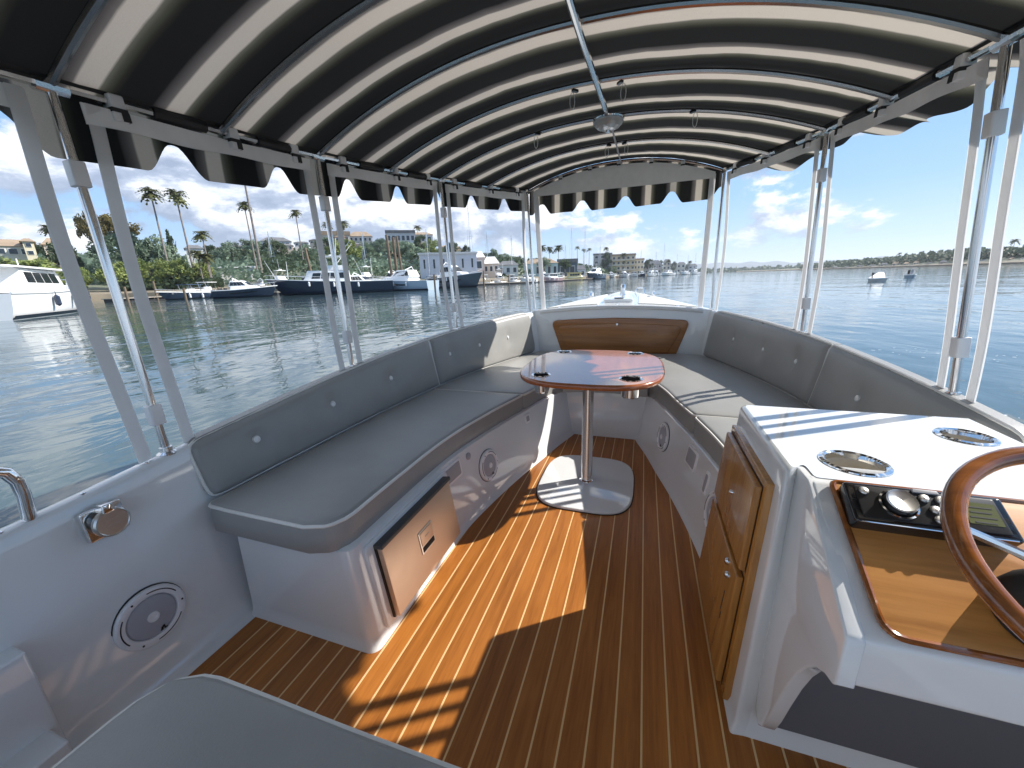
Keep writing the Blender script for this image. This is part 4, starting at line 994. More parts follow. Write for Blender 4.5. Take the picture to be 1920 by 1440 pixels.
# --- trees
def crown_mesh(seed, n_cl, n_leaf, leaf, rx=1.0, rz=0.8, flat=0.0, tall=False):
    r = random.Random(seed); mb = MB()
    for c in range(n_cl):
        while True:
            p = V((r.uniform(-1, 1), r.uniform(-1, 1), r.uniform(-1, 1)))
            if p.length < 1 and p.length > 0.35: break
        if tall:
            hgt = (p.z + 1) / 2; p.x *= (1 - hgt) * 0.9 + 0.12; p.y *= (1 - hgt) * 0.9 + 0.12
        c0 = V((p.x * rx, p.y * rx, p.z * rz)); cr = r.uniform(0.16, 0.34) * (0.6 if tall else 1)
        for _ in range(n_leaf):
            q = V((r.gauss(0, 1), r.gauss(0, 1), r.gauss(0, 0.75 - flat))); q = q.normalized() * cr * r.random() ** 0.4
            o = c0 + q; a = V((r.gauss(0, 1), r.gauss(0, 1), r.gauss(0, 1))).normalized(); b_ = a.orthogonal().normalized(); s_ = leaf * r.uniform(0.6, 1.4)
            mb.add([o - a * s_, o + b_ * s_ * 0.6, o + a * s_, o - b_ * s_ * 0.6], [(0, 1, 2, 3)])
    return mb
def mesh_of(mb, name, m):
    o = mb.build(name, m, None, 0); me = o.data; bpy.data.objects.remove(o); return me
CROWNS = {}
def crown_data(kind, var):
    key = (kind, var)
    if key not in CROWNS:
        m, nc, nl, lf, rz, tall = {'grey': (L_GREY, 40, 120, 0.062, 0.85, False), 'dark': (L_DARK, 40, 120, 0.058, 0.85, False), 'yellow': (L_YEL, 40, 120, 0.062, 0.7, False),
                                   'pine': (L_BROWN, 40, 120, 0.058, 0.55, False), 'cypress': (L_DARK, 50, 80, 0.055, 1.0, True)}[kind]
        CROWNS[key] = mesh_of(crown_mesh(hash((len(kind), var * 7 + ord(kind[0]))) % 9999, nc, nl, lf, 1.0, rz, tall=tall), 'crown', m)
    return CROWNS[key]
def tree(px, D, base, top, width, kind, label, name='tree', group='trees along the harbour shore'):
    """base and top are photo rows; width in photo pixels"""
    k = per_px(px, D); p = at(px, D); z0, z1 = hz(px, D, base), hz(px, D, top); h = z1 - z0; w = width * k
    t = thing(name, label, 'tree', (p.x, p.y, z0), group)
    cz0 = h * (0.12 if kind == 'cypress' else 0.22)
    mb = MB(); tr_h = cz0 + (h - cz0) * 0.55
    mb.tube([V((0, 0, -1.0)), V((0.02 * h, 0, h * 0.2)), V((-0.01 * h, 0.01 * h, tr_h))], [0.035 * h, 0.028 * h, 0.012 * h], 7)
    for q in range(4):
        a = q * 1.7 + px; mb.tube([V((0, 0, cz0 * 1.1 + 0.05 * h * q)), V((cos(a) * w * 0.28, sin(a) * w * 0.28, cz0 + (h - cz0) * (0.4 + 0.1 * q)))], [0.014 * h, 0.005 * h], 5)
    mb.build('trunk', BARK, t)
    c = bpy.data.objects.new('crown', crown_data(kind, int(px) % 2)); COL.objects.link(c); c.parent = t
    c.location = (0, 0, cz0 + (h - cz0) / 2); rz = {'pine': 0.55, 'yellow': 0.7, 'cypress': 1.0}.get(kind, 0.85)
    c.scale = (w / 2 / 1.12, w / 2 / 1.12, (h - cz0) / 2 / (rz + 0.15)); c.rotation_euler = (0, 0, px * 1.3)
    return t
def frond_mesh(seed, n=26, drop=0.0):
    r = random.Random(seed); mb = MB()
    for i in range(n):
        a = 2 * pi * i / n + r.uniform(-0.15, 0.15); el = r.uniform(-0.35, 1.25); L = r.uniform(0.85, 1.1); pts = []
        d = V((cos(a), sin(a), 0)); s_ = V((-sin(a), cos(a), 0))
        for k in range(6):
            u = k / 5; pts.append(d * (L * (u * cos(el * (1 - 0.3 * u)))) + V((0, 0, L * (u * sin(el) - 0.62 * u * u))))
        for k in range(5):          # leaflets in pairs, with gaps
            p, q = pts[k], pts[k + 1]; w = (0.07, 0.14, 0.16, 0.13, 0.07)[k]
            for sd_ in (-1, 1):
                m_ = (p + q) / 2 + s_ * sd_ * w * 1.5 + V((0, 0, -0.05)) + d * 0.07
                mb.add([p, q, m_], [(0, 1, 2)]); m2 = p + (q - p) * 0.3 + s_ * sd_ * w + V((0, 0, -0.03)) + d * 0.05
                mb.add([p, p + (q - p) * 0.55, m2], [(0, 1, 2)])
    return mb
FRONDS = [mesh_of(frond_mesh(i, 46), 'crown', L_PALM) for i in range(3)]
def skirt_mesh(seed):
    r = random.Random(seed); mb = MB()
    for i in range(26):
        a = r.uniform(0, 2 * pi); d = V((cos(a), sin(a), 0)); s_ = V((-sin(a), cos(a), 0)); L = r.uniform(0.5, 0.9)
        mb.add([V((0, 0, 0)), d * 0.26 + s_ * 0.06 + V((0, 0, -L * 0.5)), d * 0.2 + V((0, 0, -L)), d * 0.26 - s_ * 0.06 + V((0, 0, -L * 0.5))], [(0, 1, 2, 3)])
    return mb
SKIRT = mesh_of(skirt_mesh(4), 'dry_skirt', L_SKIRT)
def palm(px, D, base, top, crown_px, label, lean=0.0, var=0, group='tall fan palms along the harbour shore'):
    k = per_px(px, D); R = crown_px * k * 0.62; p = at(px, D); z0, z1 = hz(px, D, base), hz(px, D, top); h = z1 - z0 - R * 0.55
    t = thing('palm_tree', label, 'palm tree', (p.x, p.y, z0), group)
    sd_ = V((-cos(radians(35)), sin(radians(35)), 0)) * lean * k
    pts = [V((0, 0, -1.5))] + [sd_ * (u * u) + V((0, 0, h * u)) for u in lin(0, 1, 8)]
    r0 = max(0.13, 0.0095 * h)
    MB().tube(pts, [r0 * 1.5] + [r0 * (1.25 - 0.55 * u) for u in lin(0, 1, 8)], 8).build('trunk', PALMB, t)
    c = bpy.data.objects.new('crown', FRONDS[var % 3]); COL.objects.link(c); c.parent = t; c.location = pts[-1]; c.scale = (R, R, R); c.rotation_euler = (0, 0, px)
    if crown_px > 14:
        c = bpy.data.objects.new('dry_skirt', SKIRT); COL.objects.link(c); c.parent = t; c.location = pts[-1]; c.scale = (R * 0.9, R * 0.9, R * 0.9)
    return t

T_ = 'trees along the harbour shore'
for a in [
    (245, 128, 470, 413, 74, 'pine', 'olive brown pine crown standing above the pale green trees by the first two tall palms'),
    (205, 122, 480, 408, 44, 'pine', 'dark narrow pine just beside the broad olive brown pine'),
    (255, 112, 545, 436, 105, 'grey', 'broad pale grey green tree below the olive brown pine'),
    (310, 110, 545, 448, 80, 'grey', 'pale grey green tree between the broad pale tree and the cypress'),
    (342, 120, 525, 432, 34, 'cypress', 'blue green cypress at the foot of the first tall palm'),
    (208, 104, 550, 478, 50, 'grey', 'small grey green tree low beside the white edge strips of the first curtain'),
    (235, 100, 555, 492, 66, 'yellow', 'yellow green bush at the water below the broad pale tree'),
    (290, 100, 555, 484, 74, 'yellow', 'wide yellow green bush in the middle of the waterside row'),
    (345, 100, 552, 486, 62, 'yellow', 'yellow green bush below the cypress'),
    (385, 104, 545, 492, 40, 'yellow', 'small yellow green bush at the end of the waterside row, below the second tall palm'),
    (148, 112, 545, 452, 52, 'dark', 'dark brown green tree seen between the edge strips of the first two curtains'),
    (150, 100, 560, 500, 50, 'yellow', 'low green hedge plant under the dark tree between the edge strips'),
    (60, 110, 545, 482, 120, 'yellow', 'long low hedge under the house by the white cruiser'),
    (-20, 112, 545, 470, 90, 'grey', 'grey green tree at the cut edge above the white cruiser'),
    (440, 150, 512, 458, 52, 'grey', 'grey green tree behind the white roofed shed'),
    (475, 165, 505, 452, 46, 'dark', 'dark tree on the slope behind the two close palms'),
    (530, 160, 505, 452, 56, 'dark', 'dark tree on the slope behind the outriggers'),
    (580, 165, 505, 462, 52, 'grey', 'grey tree on the slope between the post and the outriggers'),
    (655, 130, 520, 452, 68, 'yellow', 'rounded yellow green tree under the pink house'),
    (690, 150, 510, 458, 50, 'grey', 'grey green tree beside the rounded yellow green tree'),
    (715, 165, 500, 448, 46, 'grey', 'grey tree on the slope by the tall timber piles'),
    (775, 150, 508, 452, 56, 'grey', 'grey green tree on the slope behind the express cruiser'),
    (812, 155, 506, 450, 44, 'yellow', 'green tree on the slope behind the next pair of curtain strips'),
    (850, 170, 490, 457, 34, 'dark', 'dark pine above the long blue grey building'),
    (878, 175, 490, 462, 22, 'dark', 'small dark tree above the white gable'),
    (930, 190, 505, 470, 34, 'grey', 'grey tree beside the white gable'),
    (950, 200, 508, 478, 34, 'grey', 'grey tree beyond the boat slips'),
    (1136, 330, 516, 472, 24, 'dark', 'dark tree against the end of the apartment block'),
]: tree(*a[:6], a[6])
for px, w, top, kd, lab in [(110, 60, 462, 'dark', 'dark rounded tree behind the roof of the brown roofed house'), (415, 40, 462, 'dark', 'dark rounded tree behind the short leaning palm'), (500, 50, 456, 'grey', 'grey tree crown right behind the trunk of the very tall palm'), (620, 44, 448, 'dark', 'dark tree crown against the sky just past the second post'),
                       (745, 44, 452, 'grey', 'grey tree crown behind the heads of the three tall piles'), (795, 30, 444, 'dark', 'narrow dark tree between the big modern house and the pale ridge house'), (905, 36, 474, 'dark', 'dark tree rising behind the white gable'), (975, 30, 480, 'dark', 'dark tree behind the near end of the turquoise boathouse'),
                       (1020, 30, 484, 'grey', 'grey tree at the middle of the turquoise boathouse roof'), (1060, 26, 486, 'dark', 'dark tree behind the dark blue grey boathouse'), (1215, 20, 486, 'dark', 'dark tree against the brown waterfront house'), (1235, 22, 488, 'dark', 'dark tree between the brown waterfront house and the tall cream house'),
                       (1262, 20, 490, 'dark', 'dark tree after the tall cream house of the far row'), (1290, 20, 494, 'dark', 'low dark tree before the last pale house'), (1318, 18, 498, 'grey', 'last grey tree at the tip of the port shore')]:
    D = shoreD(px) * 1.9 if px < 1000 else shoreD(px) * 1.15
    D = min(D, 620)
    tree(px, D, top + 44 if px < 1000 else top + 26, top, w, kd, lab)
PL = [
    (328, 105, 545, 363, 34, 'tall fan palm, first of the pair rising beside the olive brown pine', 14),
    (372, 105, 545, 367, 36, 'tall fan palm, second of the pair, with fuller dry fringe', 6),
    (402, 100, 540, 436, 28, 'short dark fan palm leaning over the docks by the second tall palm', 2),
    (489, 120, 520, 388, 24, 'tall fan palm beside the very tall one, lower of the two', 4),
    (497, 118, 520, 320, 34, 'very tall fan palm with its head hidden behind the canopy scallop', -8),
    (577, 125, 520, 402, 20, 'fan palm head right behind the second post', 0),
    (630, 190, 480, 422, 18, 'small dark palm on the ridge just past the second post', 0),
    (658, 190, 480, 420, 24, 'small spiky palm on the ridge beside the flat roofed house', 0),
    (792, 200, 480, 428, 14, 'tiny dark palm beside the big hill house', 0),
    (1017, 210, 510, 461, 17, 'palm over the turquoise boathouse, first of three', 0),
    (1031, 210, 510, 464, 15, 'palm over the turquoise boathouse, middle of three', 0),
    (1047, 210, 510, 461, 18, 'palm over the turquoise boathouse, last of three with the bushiest head', 0),
    (1082, 300, 512, 464, 9, 'slim palm, first of three between the masts', 0),
    (1094, 300, 512, 468, 9, 'slim palm, middle of three between the masts', 0),
    (1104, 300, 512, 467, 9, 'slim palm, last of three between the masts and the apartment block', 0),
    (1135, 330, 512, 465, 10, 'palm at the dark end of the apartment block', 0),
    (1168, 330, 515, 475, 12, 'palm in front of the apartment balconies', 0),
    (1170, 320, 518, 489, 8, 'low palm in front of the apartment ground floor', 0),
    (1252, 470, 512, 487, 8, 'small palm in the row of far trees past the apartment block', 0),
    (1292, 560, 510, 489, 8, 'last small palm before the open water', 0),
    (385, 98, 550, 470, 26, 'young drooping palm at the water edge under the second tall palm', 3),
    (400, 98, 550, 476, 26, 'young drooping palm at the water edge under the short leaning palm', -2),
    (1892, 380, 488, 449, 14, 'lone palm standing above the low wooded far shore', 0),
    (1682, 520, 492, 474, 7, 'small palm above the far shore, nearer to the second starboard post', 0),
    (130, 118, 500, 428, 24, 'palm head seen between the edge strips above the dark tree', 0),
]
for i, (px, D, base, top, cw, lab, lean) in enumerate(PL): palm(px, D, base, top, cw, lab, lean, i)

# woods: far masses nobody could count
def mass(name, pxs, dfn, basefn, topfn, m, n, leaf, seed, label):
    r = random.Random(seed); mb = MB()
    for i in range(n):
        px = r.uniform(*pxs); D = dfn(px) * r.uniform(1.0, 1.12); b0, t0 = basefn(px), topfn(px) + 5 * noise.noise(V((px * 0.11, seed, 0))) + 4 * noise.noise(V((px * 0.37, seed, 2)))
        py = b0 + (t0 - b0) * r.random() ** 0.8; p = at(px, D, hz(px, D, py)); s_ = leaf * r.uniform(0.5, 1.5)
        a = V((r.gauss(0, 1), r.gauss(0, 1), r.gauss(0, 1))).normalized(); b_ = a.orthogonal().normalized()
        mb.add([p - a * s_, p + b_ * s_ * 0.7, p + a * s_, p - b_ * s_ * 0.7], [(0, 1, 2, 3)])
    o = mb.build(name, m, None, 0); tag(o, label, 'woodland', kind='stuff'); return o
mass('woods', (1500, 2300), lambda px: interp(SB, px) + 25, lambda px: HORIZ(px) - 1, lambda px: interp([(1500, 497), (1580, 489), (1660, 484), (1730, 476), (1800, 469), (1920, 466), (2300, 450)], px), L_DARK, 16000, 1.5, 3, 'dark low wood along the far starboard shore')
mass('woods', (1300, 1540), lambda px: 1150, lambda px: HORIZ(px) + 0.5, lambda px: HORIZ(px) - 6, L_DARK, 2500, 3.0, 9, 'thin blue dark strip of trees at the far end of the harbour')
def slope_woods(px0, px1, n, leaf, m, seed, label, amin=16, amax=175, hmax=4.5, thr=0.0):
    r = random.Random(seed); mb = MB(); done = 0
    while done < n:
        px = r.uniform(px0, px1); a = r.uniform(amin, amax); d0 = shoreD(px); D = d0 + a * d0 / 90.0; p = at(px, D)
        cl = noise.noise(V((p.x * 0.07, p.y * 0.07, seed)))
        if cl < thr: continue
        tp = terr_prof(px); z = interp(tp[1:], a) if px <= 1290 else 2; hh = hmax * min(1, (cl - thr) * 3.5) * r.random() ** 0.6
        p.z = z + hh; s_ = leaf * r.uniform(0.5, 1.5) * D / 160
        a_ = V((r.gauss(0, 1), r.gauss(0, 1), r.gauss(0, 1))).normalized(); b_ = a_.orthogonal().normalized()
        mb.add([p - a_ * s_, p + b_ * s_ * 0.7, p + a_ * s_, p - b_ * s_ * 0.7], [(0, 1, 2, 3)]); done += 1
    return tag(mb.build('slope_woods', m, None, 0), label, 'woodland', kind='stuff')
slope_woods(380, 900, 15000, 0.60, L_GREY, 12, 'pale scrub and gardens covering the slope under the hill houses', thr=0.03)
slope_woods(380, 900, 7000, 0.55, L_DARK, 31, 'dark green bushes dotted over the slope under the hill houses', thr=0.14, hmax=6)
slope_woods(900, 1290, 9000, 0.6, L_DARK, 22, 'low dark garden trees behind the far waterfront houses', amin=25, amax=120, hmax=5)
slope_woods(-300, 380, 9000, 0.6, L_GREY, 25, 'pale scrub behind the waterside bushes near the white cruiser', amin=35, thr=-0.05)
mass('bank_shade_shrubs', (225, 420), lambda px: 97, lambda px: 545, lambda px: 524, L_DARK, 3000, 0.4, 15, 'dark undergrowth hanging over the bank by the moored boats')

# --- houses
WCOL = {}
def wallm(c):
    k = 'house_wall_%d' % len(WCOL)
    if c not in WCOL: WCOL[c] = mat(k, c, 0.85, var=0.08, vscale=0.4)
    return WCOL[c]
ROOFD = mat('grey_roof', (0.16, 0.16, 0.165), 0.9, var=0.2, vscale=0.5)
ROOFT = mat('tan_roof', (0.34, 0.25, 0.17), 0.9, var=0.2, vscale=0.5)
ROOFW = mat('white_roof', (0.74, 0.73, 0.71), 0.8)
WGLASS = mat('house_window_glass', (0.03, 0.045, 0.06), 0.08)
WFRAME = mat('window_frame_white', (0.7, 0.7, 0.69), 0.6)
WINM = {}
def window_mesh(w, h):
    key = (round(w, 1), round(h, 1))
    if key not in WINM:
        WINM[key] = (mesh_of(MB().box((0, 0, 0), (w, 0.16, h)), 'window', WFRAME), mesh_of(MB().box((0, -0.05, 0), (w * 0.84, 0.12, h * 0.84)), 'pane', WGLASS))
    return WINM[key]
def house(px0, px1, D, base, top, wall, roof, label, rh=0.3, wins=(4, 1), depth=8, flat=False, name='house', balc=False, group='houses on the port shore', wsize=0.55):
    pm = (px0 + px1) / 2; A, B = at(px0, D), at(px1, D); w = (B - A).length; z0, z1 = hz(pm, D, base), hz(pm, D, top)
    x = (B - A).normalized(); y = V((-x.y, x.x, 0))
    if y.dot(at(pm, D) - V((CAM.x, CAM.y, 0))) < 0: y = -y
    t = thing(name, label, 'house' if name == 'house' else 'building', ((A.x + B.x) / 2, (A.y + B.y) / 2, z0), group)
    t.rotation_euler = (0, 0, atan2(x.y, x.x))
    H = z1 - z0; r = H * rh; wh = H - r
    MB().box((0, depth / 2, wh / 2 - 1.5), (w, depth, wh + 3)).build('wall', wallm(wall), t, 0)
    mb = MB(); e = 0.35
    if flat: mb.box((0, depth / 2, wh + r / 2), (w + 2 * e, depth + 2 * e, max(r, 0.25)))
    else:
        P = [V((-w / 2 - e, -e, wh)), V((w / 2 + e, -e, wh)), V((w / 2 + e, depth + e, wh)), V((-w / 2 - e, depth + e, wh)), V((-w / 2 + min(w * 0.22, depth / 2), depth / 2, H)), V((w / 2 - min(w * 0.22, depth / 2), depth / 2, H))]
        mb.add(P, [(0, 1, 5, 4), (1, 2, 5), (2, 3, 4, 5), (3, 0, 4), (3, 2, 1, 0)])
    mb.build('roof', roof, t, 0)
    nx, ny = wins
    if nx:
        ww, wh_ = w / nx * wsize, wh / ny * 0.52
        fm, pm_ = window_mesh(ww, wh_)
        for i in range(nx):
            for j in range(ny):
                f = bpy.data.objects.new('window', fm); COL.objects.link(f); f.parent = t; f.location = (-w / 2 + w * (i + 0.5) / nx, -0.02, wh * (j + 0.55) / ny)
                g_ = bpy.data.objects.new('pane', pm_); COL.objects.link(g_); g_.parent = f
                if balc:
                    pass
    if balc:
        for j in range(ny):
            o = MB().box((0, -0.7, wh * j / ny + 0.1), (w * 0.98, 1.5, 0.2)).build('balcony', wallm(wall), t, 0)
            MB().box((0, -1.4, wh * j / ny + 0.65), (w * 0.98, 0.08, 0.9)).build('rail', wallm((0.6, 0.55, 0.45)), o, 0)
    return t
house(20, 88, 128, 487, 452, (0.62, 0.60, 0.52), ROOFT, 'single storey house with wide windows above the white cruiser', 0.42, (3, 1), wsize=0.8)
house(76, 96, 124, 485, 450, (0.66, 0.60, 0.44), ROOFT, 'narrow cream gabled wing beside the wide windowed house', 0.25, (1, 2))
house(112, 156, 132, 482, 450, (0.55, 0.50, 0.45), ROOFT, 'brown roofed house seen between the edge strips of the first two curtains', 0.45, (2, 1))
house(-60, 18, 130, 490, 455, (0.55, 0.52, 0.46), ROOFT, 'house at the cut edge with a brown roof', 0.4, (3, 1))
house(420, 484, 112, 516, 501, (0.70, 0.69, 0.66), ROOFW, 'long white flat roofed shed by the docks', 0.2, (0, 1), 7, True)
house(366, 398, 150, 485, 462, (0.66, 0.66, 0.64), ROOFD, 'small pale house behind the second tall palm', 0.35, (2, 1))
house(402, 440, 190, 482, 466, (0.6, 0.6, 0.58), ROOFD, 'grey house on the slope next to the small pale house', 0.35, (3, 1))
house(452, 478, 200, 478, 462, (0.66, 0.66, 0.66), ROOFD, 'tiny pale house on the slope under the two close palms', 0.3, (2, 1))
house(505, 560, 205, 470, 449, (0.52, 0.53, 0.55), ROOFD, 'long grey roofed house on the slope past the two close palms', 0.4, (4, 1))
house(618, 668, 200, 462, 440, (0.60, 0.55, 0.48), ROOFT, 'brown house on the ridge just past the second post', 0.3, (4, 1), flat=True)
house(640, 660, 180, 462, 446, (0.66, 0.42, 0.32), ROOFT, 'pink house front catching the sun on the slope', 0.2, (2, 1))
house(666, 708, 215, 460, 439, (0.58, 0.54, 0.48), ROOFT, 'long tan roofed house on the ridge before the big modern house', 0.45, (5, 1))
house(734, 786, 210, 462, 438, (0.50, 0.53, 0.57), ROOFD, 'big modern hill house with a dark overhanging roof', 0.2, (6, 1), flat=True, wsize=0.75)
house(770, 818, 225, 462, 440, (0.62, 0.58, 0.55), ROOFT, 'pale house on the ridge next to the big modern house', 0.25, (4, 1))
house(842, 870, 190, 485, 464, (0.66, 0.60, 0.42), ROOFT, 'small cream house above the long blue grey building', 0.4, (2, 1))
house(790, 896, 112, 516, 476, (0.62, 0.64, 0.70), ROOFW, 'long blue grey boatyard building with a white roof edge', 0.08, (6, 1), 12, True, wsize=0.22)
house(890, 910, 118, 514, 472, (0.50, 0.42, 0.38), ROOFW, 'brown end of the boatyard building with a bright white gable', 0.3, (1, 1), 8)
house(908, 936, 125, 516, 482, (0.55, 0.50, 0.44), ROOFW, 'low shed beside the white gable', 0.4, (3, 1), 8)
house(935, 972, 140, 518, 490, (0.58, 0.62, 0.62), ROOFD, 'pale green shed beyond the boat slips', 0.3, (3, 1), 8)
house(982, 1046, 150, 522, 486, (0.46, 0.60, 0.60), ROOFT, 'turquoise boathouse with tall windows by the bow corner post', 0.25, (6, 1), 8)
house(1046, 1082, 175, 522, 487, (0.10, 0.14, 0.18), ROOFD, 'dark blue grey boathouse beside the yellow boat', 0.2, (2, 1), 8, True)
house(1076, 1098, 200, 520, 498, (0.55, 0.58, 0.60), ROOFD, 'small pale house behind the yellow boat', 0.35, (2, 1), 6)
house(1112, 1146, 330, 517, 477, (0.42, 0.40, 0.40), ROOFD, 'grey tower end of the apartment block', 0.06, (3, 4), 14, True, 'apartment_building')
house(1146, 1190, 330, 517, 478, (0.62, 0.52, 0.34), ROOFT, 'cream apartment block with rows of balconies on the waterfront', 0.08, (5, 4), 14, True, 'apartment_building', True)
house(1188, 1206, 345, 516, 486, (0.64, 0.56, 0.42), ROOFT, 'lower cream wing at the far end of the apartment block', 0.08, (3, 3), 12, True, 'apartment_building')
house(1208, 1240, 440, 514, 489, (0.42, 0.37, 0.34), ROOFD, 'brown waterfront house past the apartment block', 0.3, (4, 2), 10)
house(1242, 1256, 470, 514, 487, (0.60, 0.54, 0.44), ROOFD, 'tall cream house in the far waterfront row', 0.2, (2, 3), 10)
house(1268, 1284, 540, 512, 492, (0.60, 0.55, 0.46), ROOFD, 'cream house near the far end of the waterfront row', 0.2, (2, 2), 10)
house(1290, 1306, 600, 511, 495, (0.55, 0.55, 0.55), ROOFD, 'last pale house of the waterfront row', 0.25, (2, 2), 10)
rn = random.Random(8)
for i, px in enumerate([1560, 1582, 1606, 1628, 1650, 1672, 1694, 1712, 1738, 1762, 1786, 1812, 1838, 1864, 1890, 1912]):
    D = interp(SB, px) + 12; hh = rn.uniform(5, 9) * (0.6 if px < 1640 else 1)
    wc, wn = [((0.62, 0.60, 0.58), 'white'), ((0.5, 0.42, 0.38), 'brown'), ((0.42, 0.4, 0.42), 'grey'), ((0.66, 0.62, 0.55), 'cream')][rn.randrange(4)]; rm, rname = [(ROOFD, 'grey'), (ROOFT, 'tan')][rn.randrange(2)]
    nth = 'first second third fourth fifth sixth seventh eighth ninth tenth eleventh twelfth thirteenth fourteenth fifteenth last'.split()[i]
    house(px, px + rn.uniform(9, 16), D, HORIZ(px) + 0.6, HORIZ(px) - hh, wc, rm,
          '%s house with %s roof, %s along the far starboard shore from the bow' % (wn, rname, nth), 0.4, (2, 1), 9, group='houses along the far starboard shore')

# --- timber piles
def pile(px, D, top, base=None, wpx=8, lean=(0, 0), lab='', r=None):
    p = at(px, D); k = per_px(px, D); z1 = hz(px, D, top); R_ = r or wpx * k / 2
    t = MB().tube([V((0, 0, -0.6)), V((lean[0] * k * 0.5, lean[1] * k * 0.5, z1 / 2)), V((lean[0] * k, lean[1] * k, z1))], [R_, R_ * 0.96, R_ * 0.9], 9).build('timber_pile', PILE, None)
    t.location = (p.x, p.y, 0); return tag(t, lab, 'pile', 'timber piles standing in the water')
pile(737, 74, 446, wpx=5.5, lean=(-3, 0), lab='tall brown timber pile, first of three standing above the express cruiser')
pile(746, 75, 450, wpx=5.5, lab='tall brown timber pile, middle of three above the express cruiser')
pile(757, 73, 448, wpx=5, lean=(-5, 0), lab='tall brown timber pile, last of three, leaning slightly')
pile(590, 76, 468, wpx=5, lean=(-10, 2), lab='dark leaning timber pile beside the second post')
for px, D, top, lab in ((236, 64, 538, 'short pale pile, first of the two at the low stone dock'), (259, 66, 545, 'short pale pile, second of the two at the low stone dock'), (118, 60, 548, 'short pile by the stern of the white cruiser'),
                        (292, 74, 528, 'short pile at the bow of the small dark hulled boat'), (410, 62, 538, 'pile between the first two dark hulled boats'), (345, 66, 540, 'low pile along the small dark hulled boat'),
                        (815, 58, 515, 'pale pile at the stern of the express cruiser'), (954, 92, 518, 'thin pile beside the dinghies'), (907, 70, 508, 'pile at the bow of the dark grey hull')):
    pile(px, D, top, wpx=5, lab=lab, r=0.14)

# --- docks
def dock(px0, px1, D0, D1, w, lab):
    A, B = at(px0, D0), at(px1, D1); L = (B - A).length; t = thing('dock', lab, 'dock', ((A.x + B.x) / 2, (A.y + B.y) / 2, 0), 'floating docks'); t.rotation_euler = (0, 0, atan2(B.y - A.y, B.x - A.x))
    MB().box((0, 0, 0.38), (L, w, 0.10)).build('deck', DOCK, t, 0); MB().box((0, 0, 0.15), (L * 0.99, w * 0.8, 0.36)).build('float', DARK, t, 0); return t
dock(205, 300, 72, 76, 3.0, 'low sandy coloured dock below the yellow green bushes')
dock(300, 520, 78, 74, 2.0, 'long dock behind the small dark hulled boats')
dock(520, 830, 68, 72, 2.0, 'dock behind the sportfisher and the express cruiser')
dock(830, 1000, 80, 100, 2.0, 'dock behind the dark grey hull and dinghies')
dock(1000, 1130, 108, 170, 2.5, 'dock in front of the boathouses')
dock(1130, 1300, 270, 500, 3.0, 'far dock below the apartment block')
# ================================================================== moored boats
def hull_rings(L, B, fb, bowup=0.35, plumb=0.12, n=22):
    R = []
    for i in range(n):
        s = i / (n - 1); x = -L / 2 + L * s
        bd = B / 2 * (0.90 + 0.10 * min(1, s / 0.35)) * (1 - max(0, (s - 0.45) / 0.55) ** 2.3) + 0.02
        wl = bd * (0.90 - 0.25 * max(0, (s - 0.4) / 0.6))
        sh = fb * (1 + bowup * max(0, (s - 0.2) / 0.8) ** 1.6)
        rake = lambda z: x - L * plumb * (1 - z / sh) * max(0, (s - 0.5) / 0.5) ** 1.5
        R.append([(rake(-0.3), wl * 0.6, -0.35), (rake(0.0), wl * 0.93, 0.0), (rake(0.35 * sh), wl + (bd - wl) * 0.3, 0.35 * sh), (rake(0.7 * sh), wl + (bd - wl) * 0.7, 0.7 * sh), (rake(0.93 * sh), bd, 0.93 * sh), (rake(sh), bd, sh)])
    return R
def mk_hull(t, L, B, fb, m, bowup=0.35, stripe=True, plumb=0.12):
    R = hull_rings(L, B, fb, bowup, plumb); mb = MB()
    for s in (-1, 1): mb.grid([[V((x, s * y, z)) for x, y, z in r] for r in R])
    mb.grid([[V((x, s_ * y, z)) for x, y, z in R[0]] for s_ in (-1, 1)])
    mb.build('hull', m, t, 40)
    mb = MB(); mb.grid([[V((r[5][0], r[5][1] * k, r[5][2] + 0.02 + 0.05 * (1 - k * k))) for k in lin(-1, 1, 7)] for r in R]); mb.build('deck', BOATW, t, 40)
    for s in (-1, 1):
        MB().tube([V((r[5][0], s * (r[5][1] + 0.01), r[5][2] + 0.02)) for r in R], 0.06, 6).build('gunwale', BOATW, t)
    if stripe:
        for s in (-1, 1):
            MB().grid([[V((r[1][0] + (r[2][0] - r[1][0]) * k, s * (r[1][1] + (r[2][1] - r[1][1]) * k + 0.012), 0.02 + 0.15 * fb * k)) for k in (0, 1)] for r in R]).build('boot_stripe', BOOT, t, 40)
    return R
def house_block(t, x0, x1, z0, z1, w, m, name='cabin', rakef=0.5, raker=0.1, tumble=0.12):
    h = z1 - z0
    lo = rpoly([(x0, -w / 2), (x1, -w / 2 * 0.72), (x1, w / 2 * 0.72), (x0, w / 2)], [0.15, 0.4, 0.4, 0.15], 4)
    rings = []
    for k, g in ((0, 0), (0.85, 0), (0.96, 0.03), (1.0, 0.10)):
        rings.append([V((x0 + raker * h * k + (x - x0) / (x1 - x0) * (x1 - rakef * h * k - x0 - raker * h * k), y * (1 - tumble * k) * (1 - g), z0 + h * k)) for x, y in lo])
    return MB().loft(rings).build(name, m, t, 40)
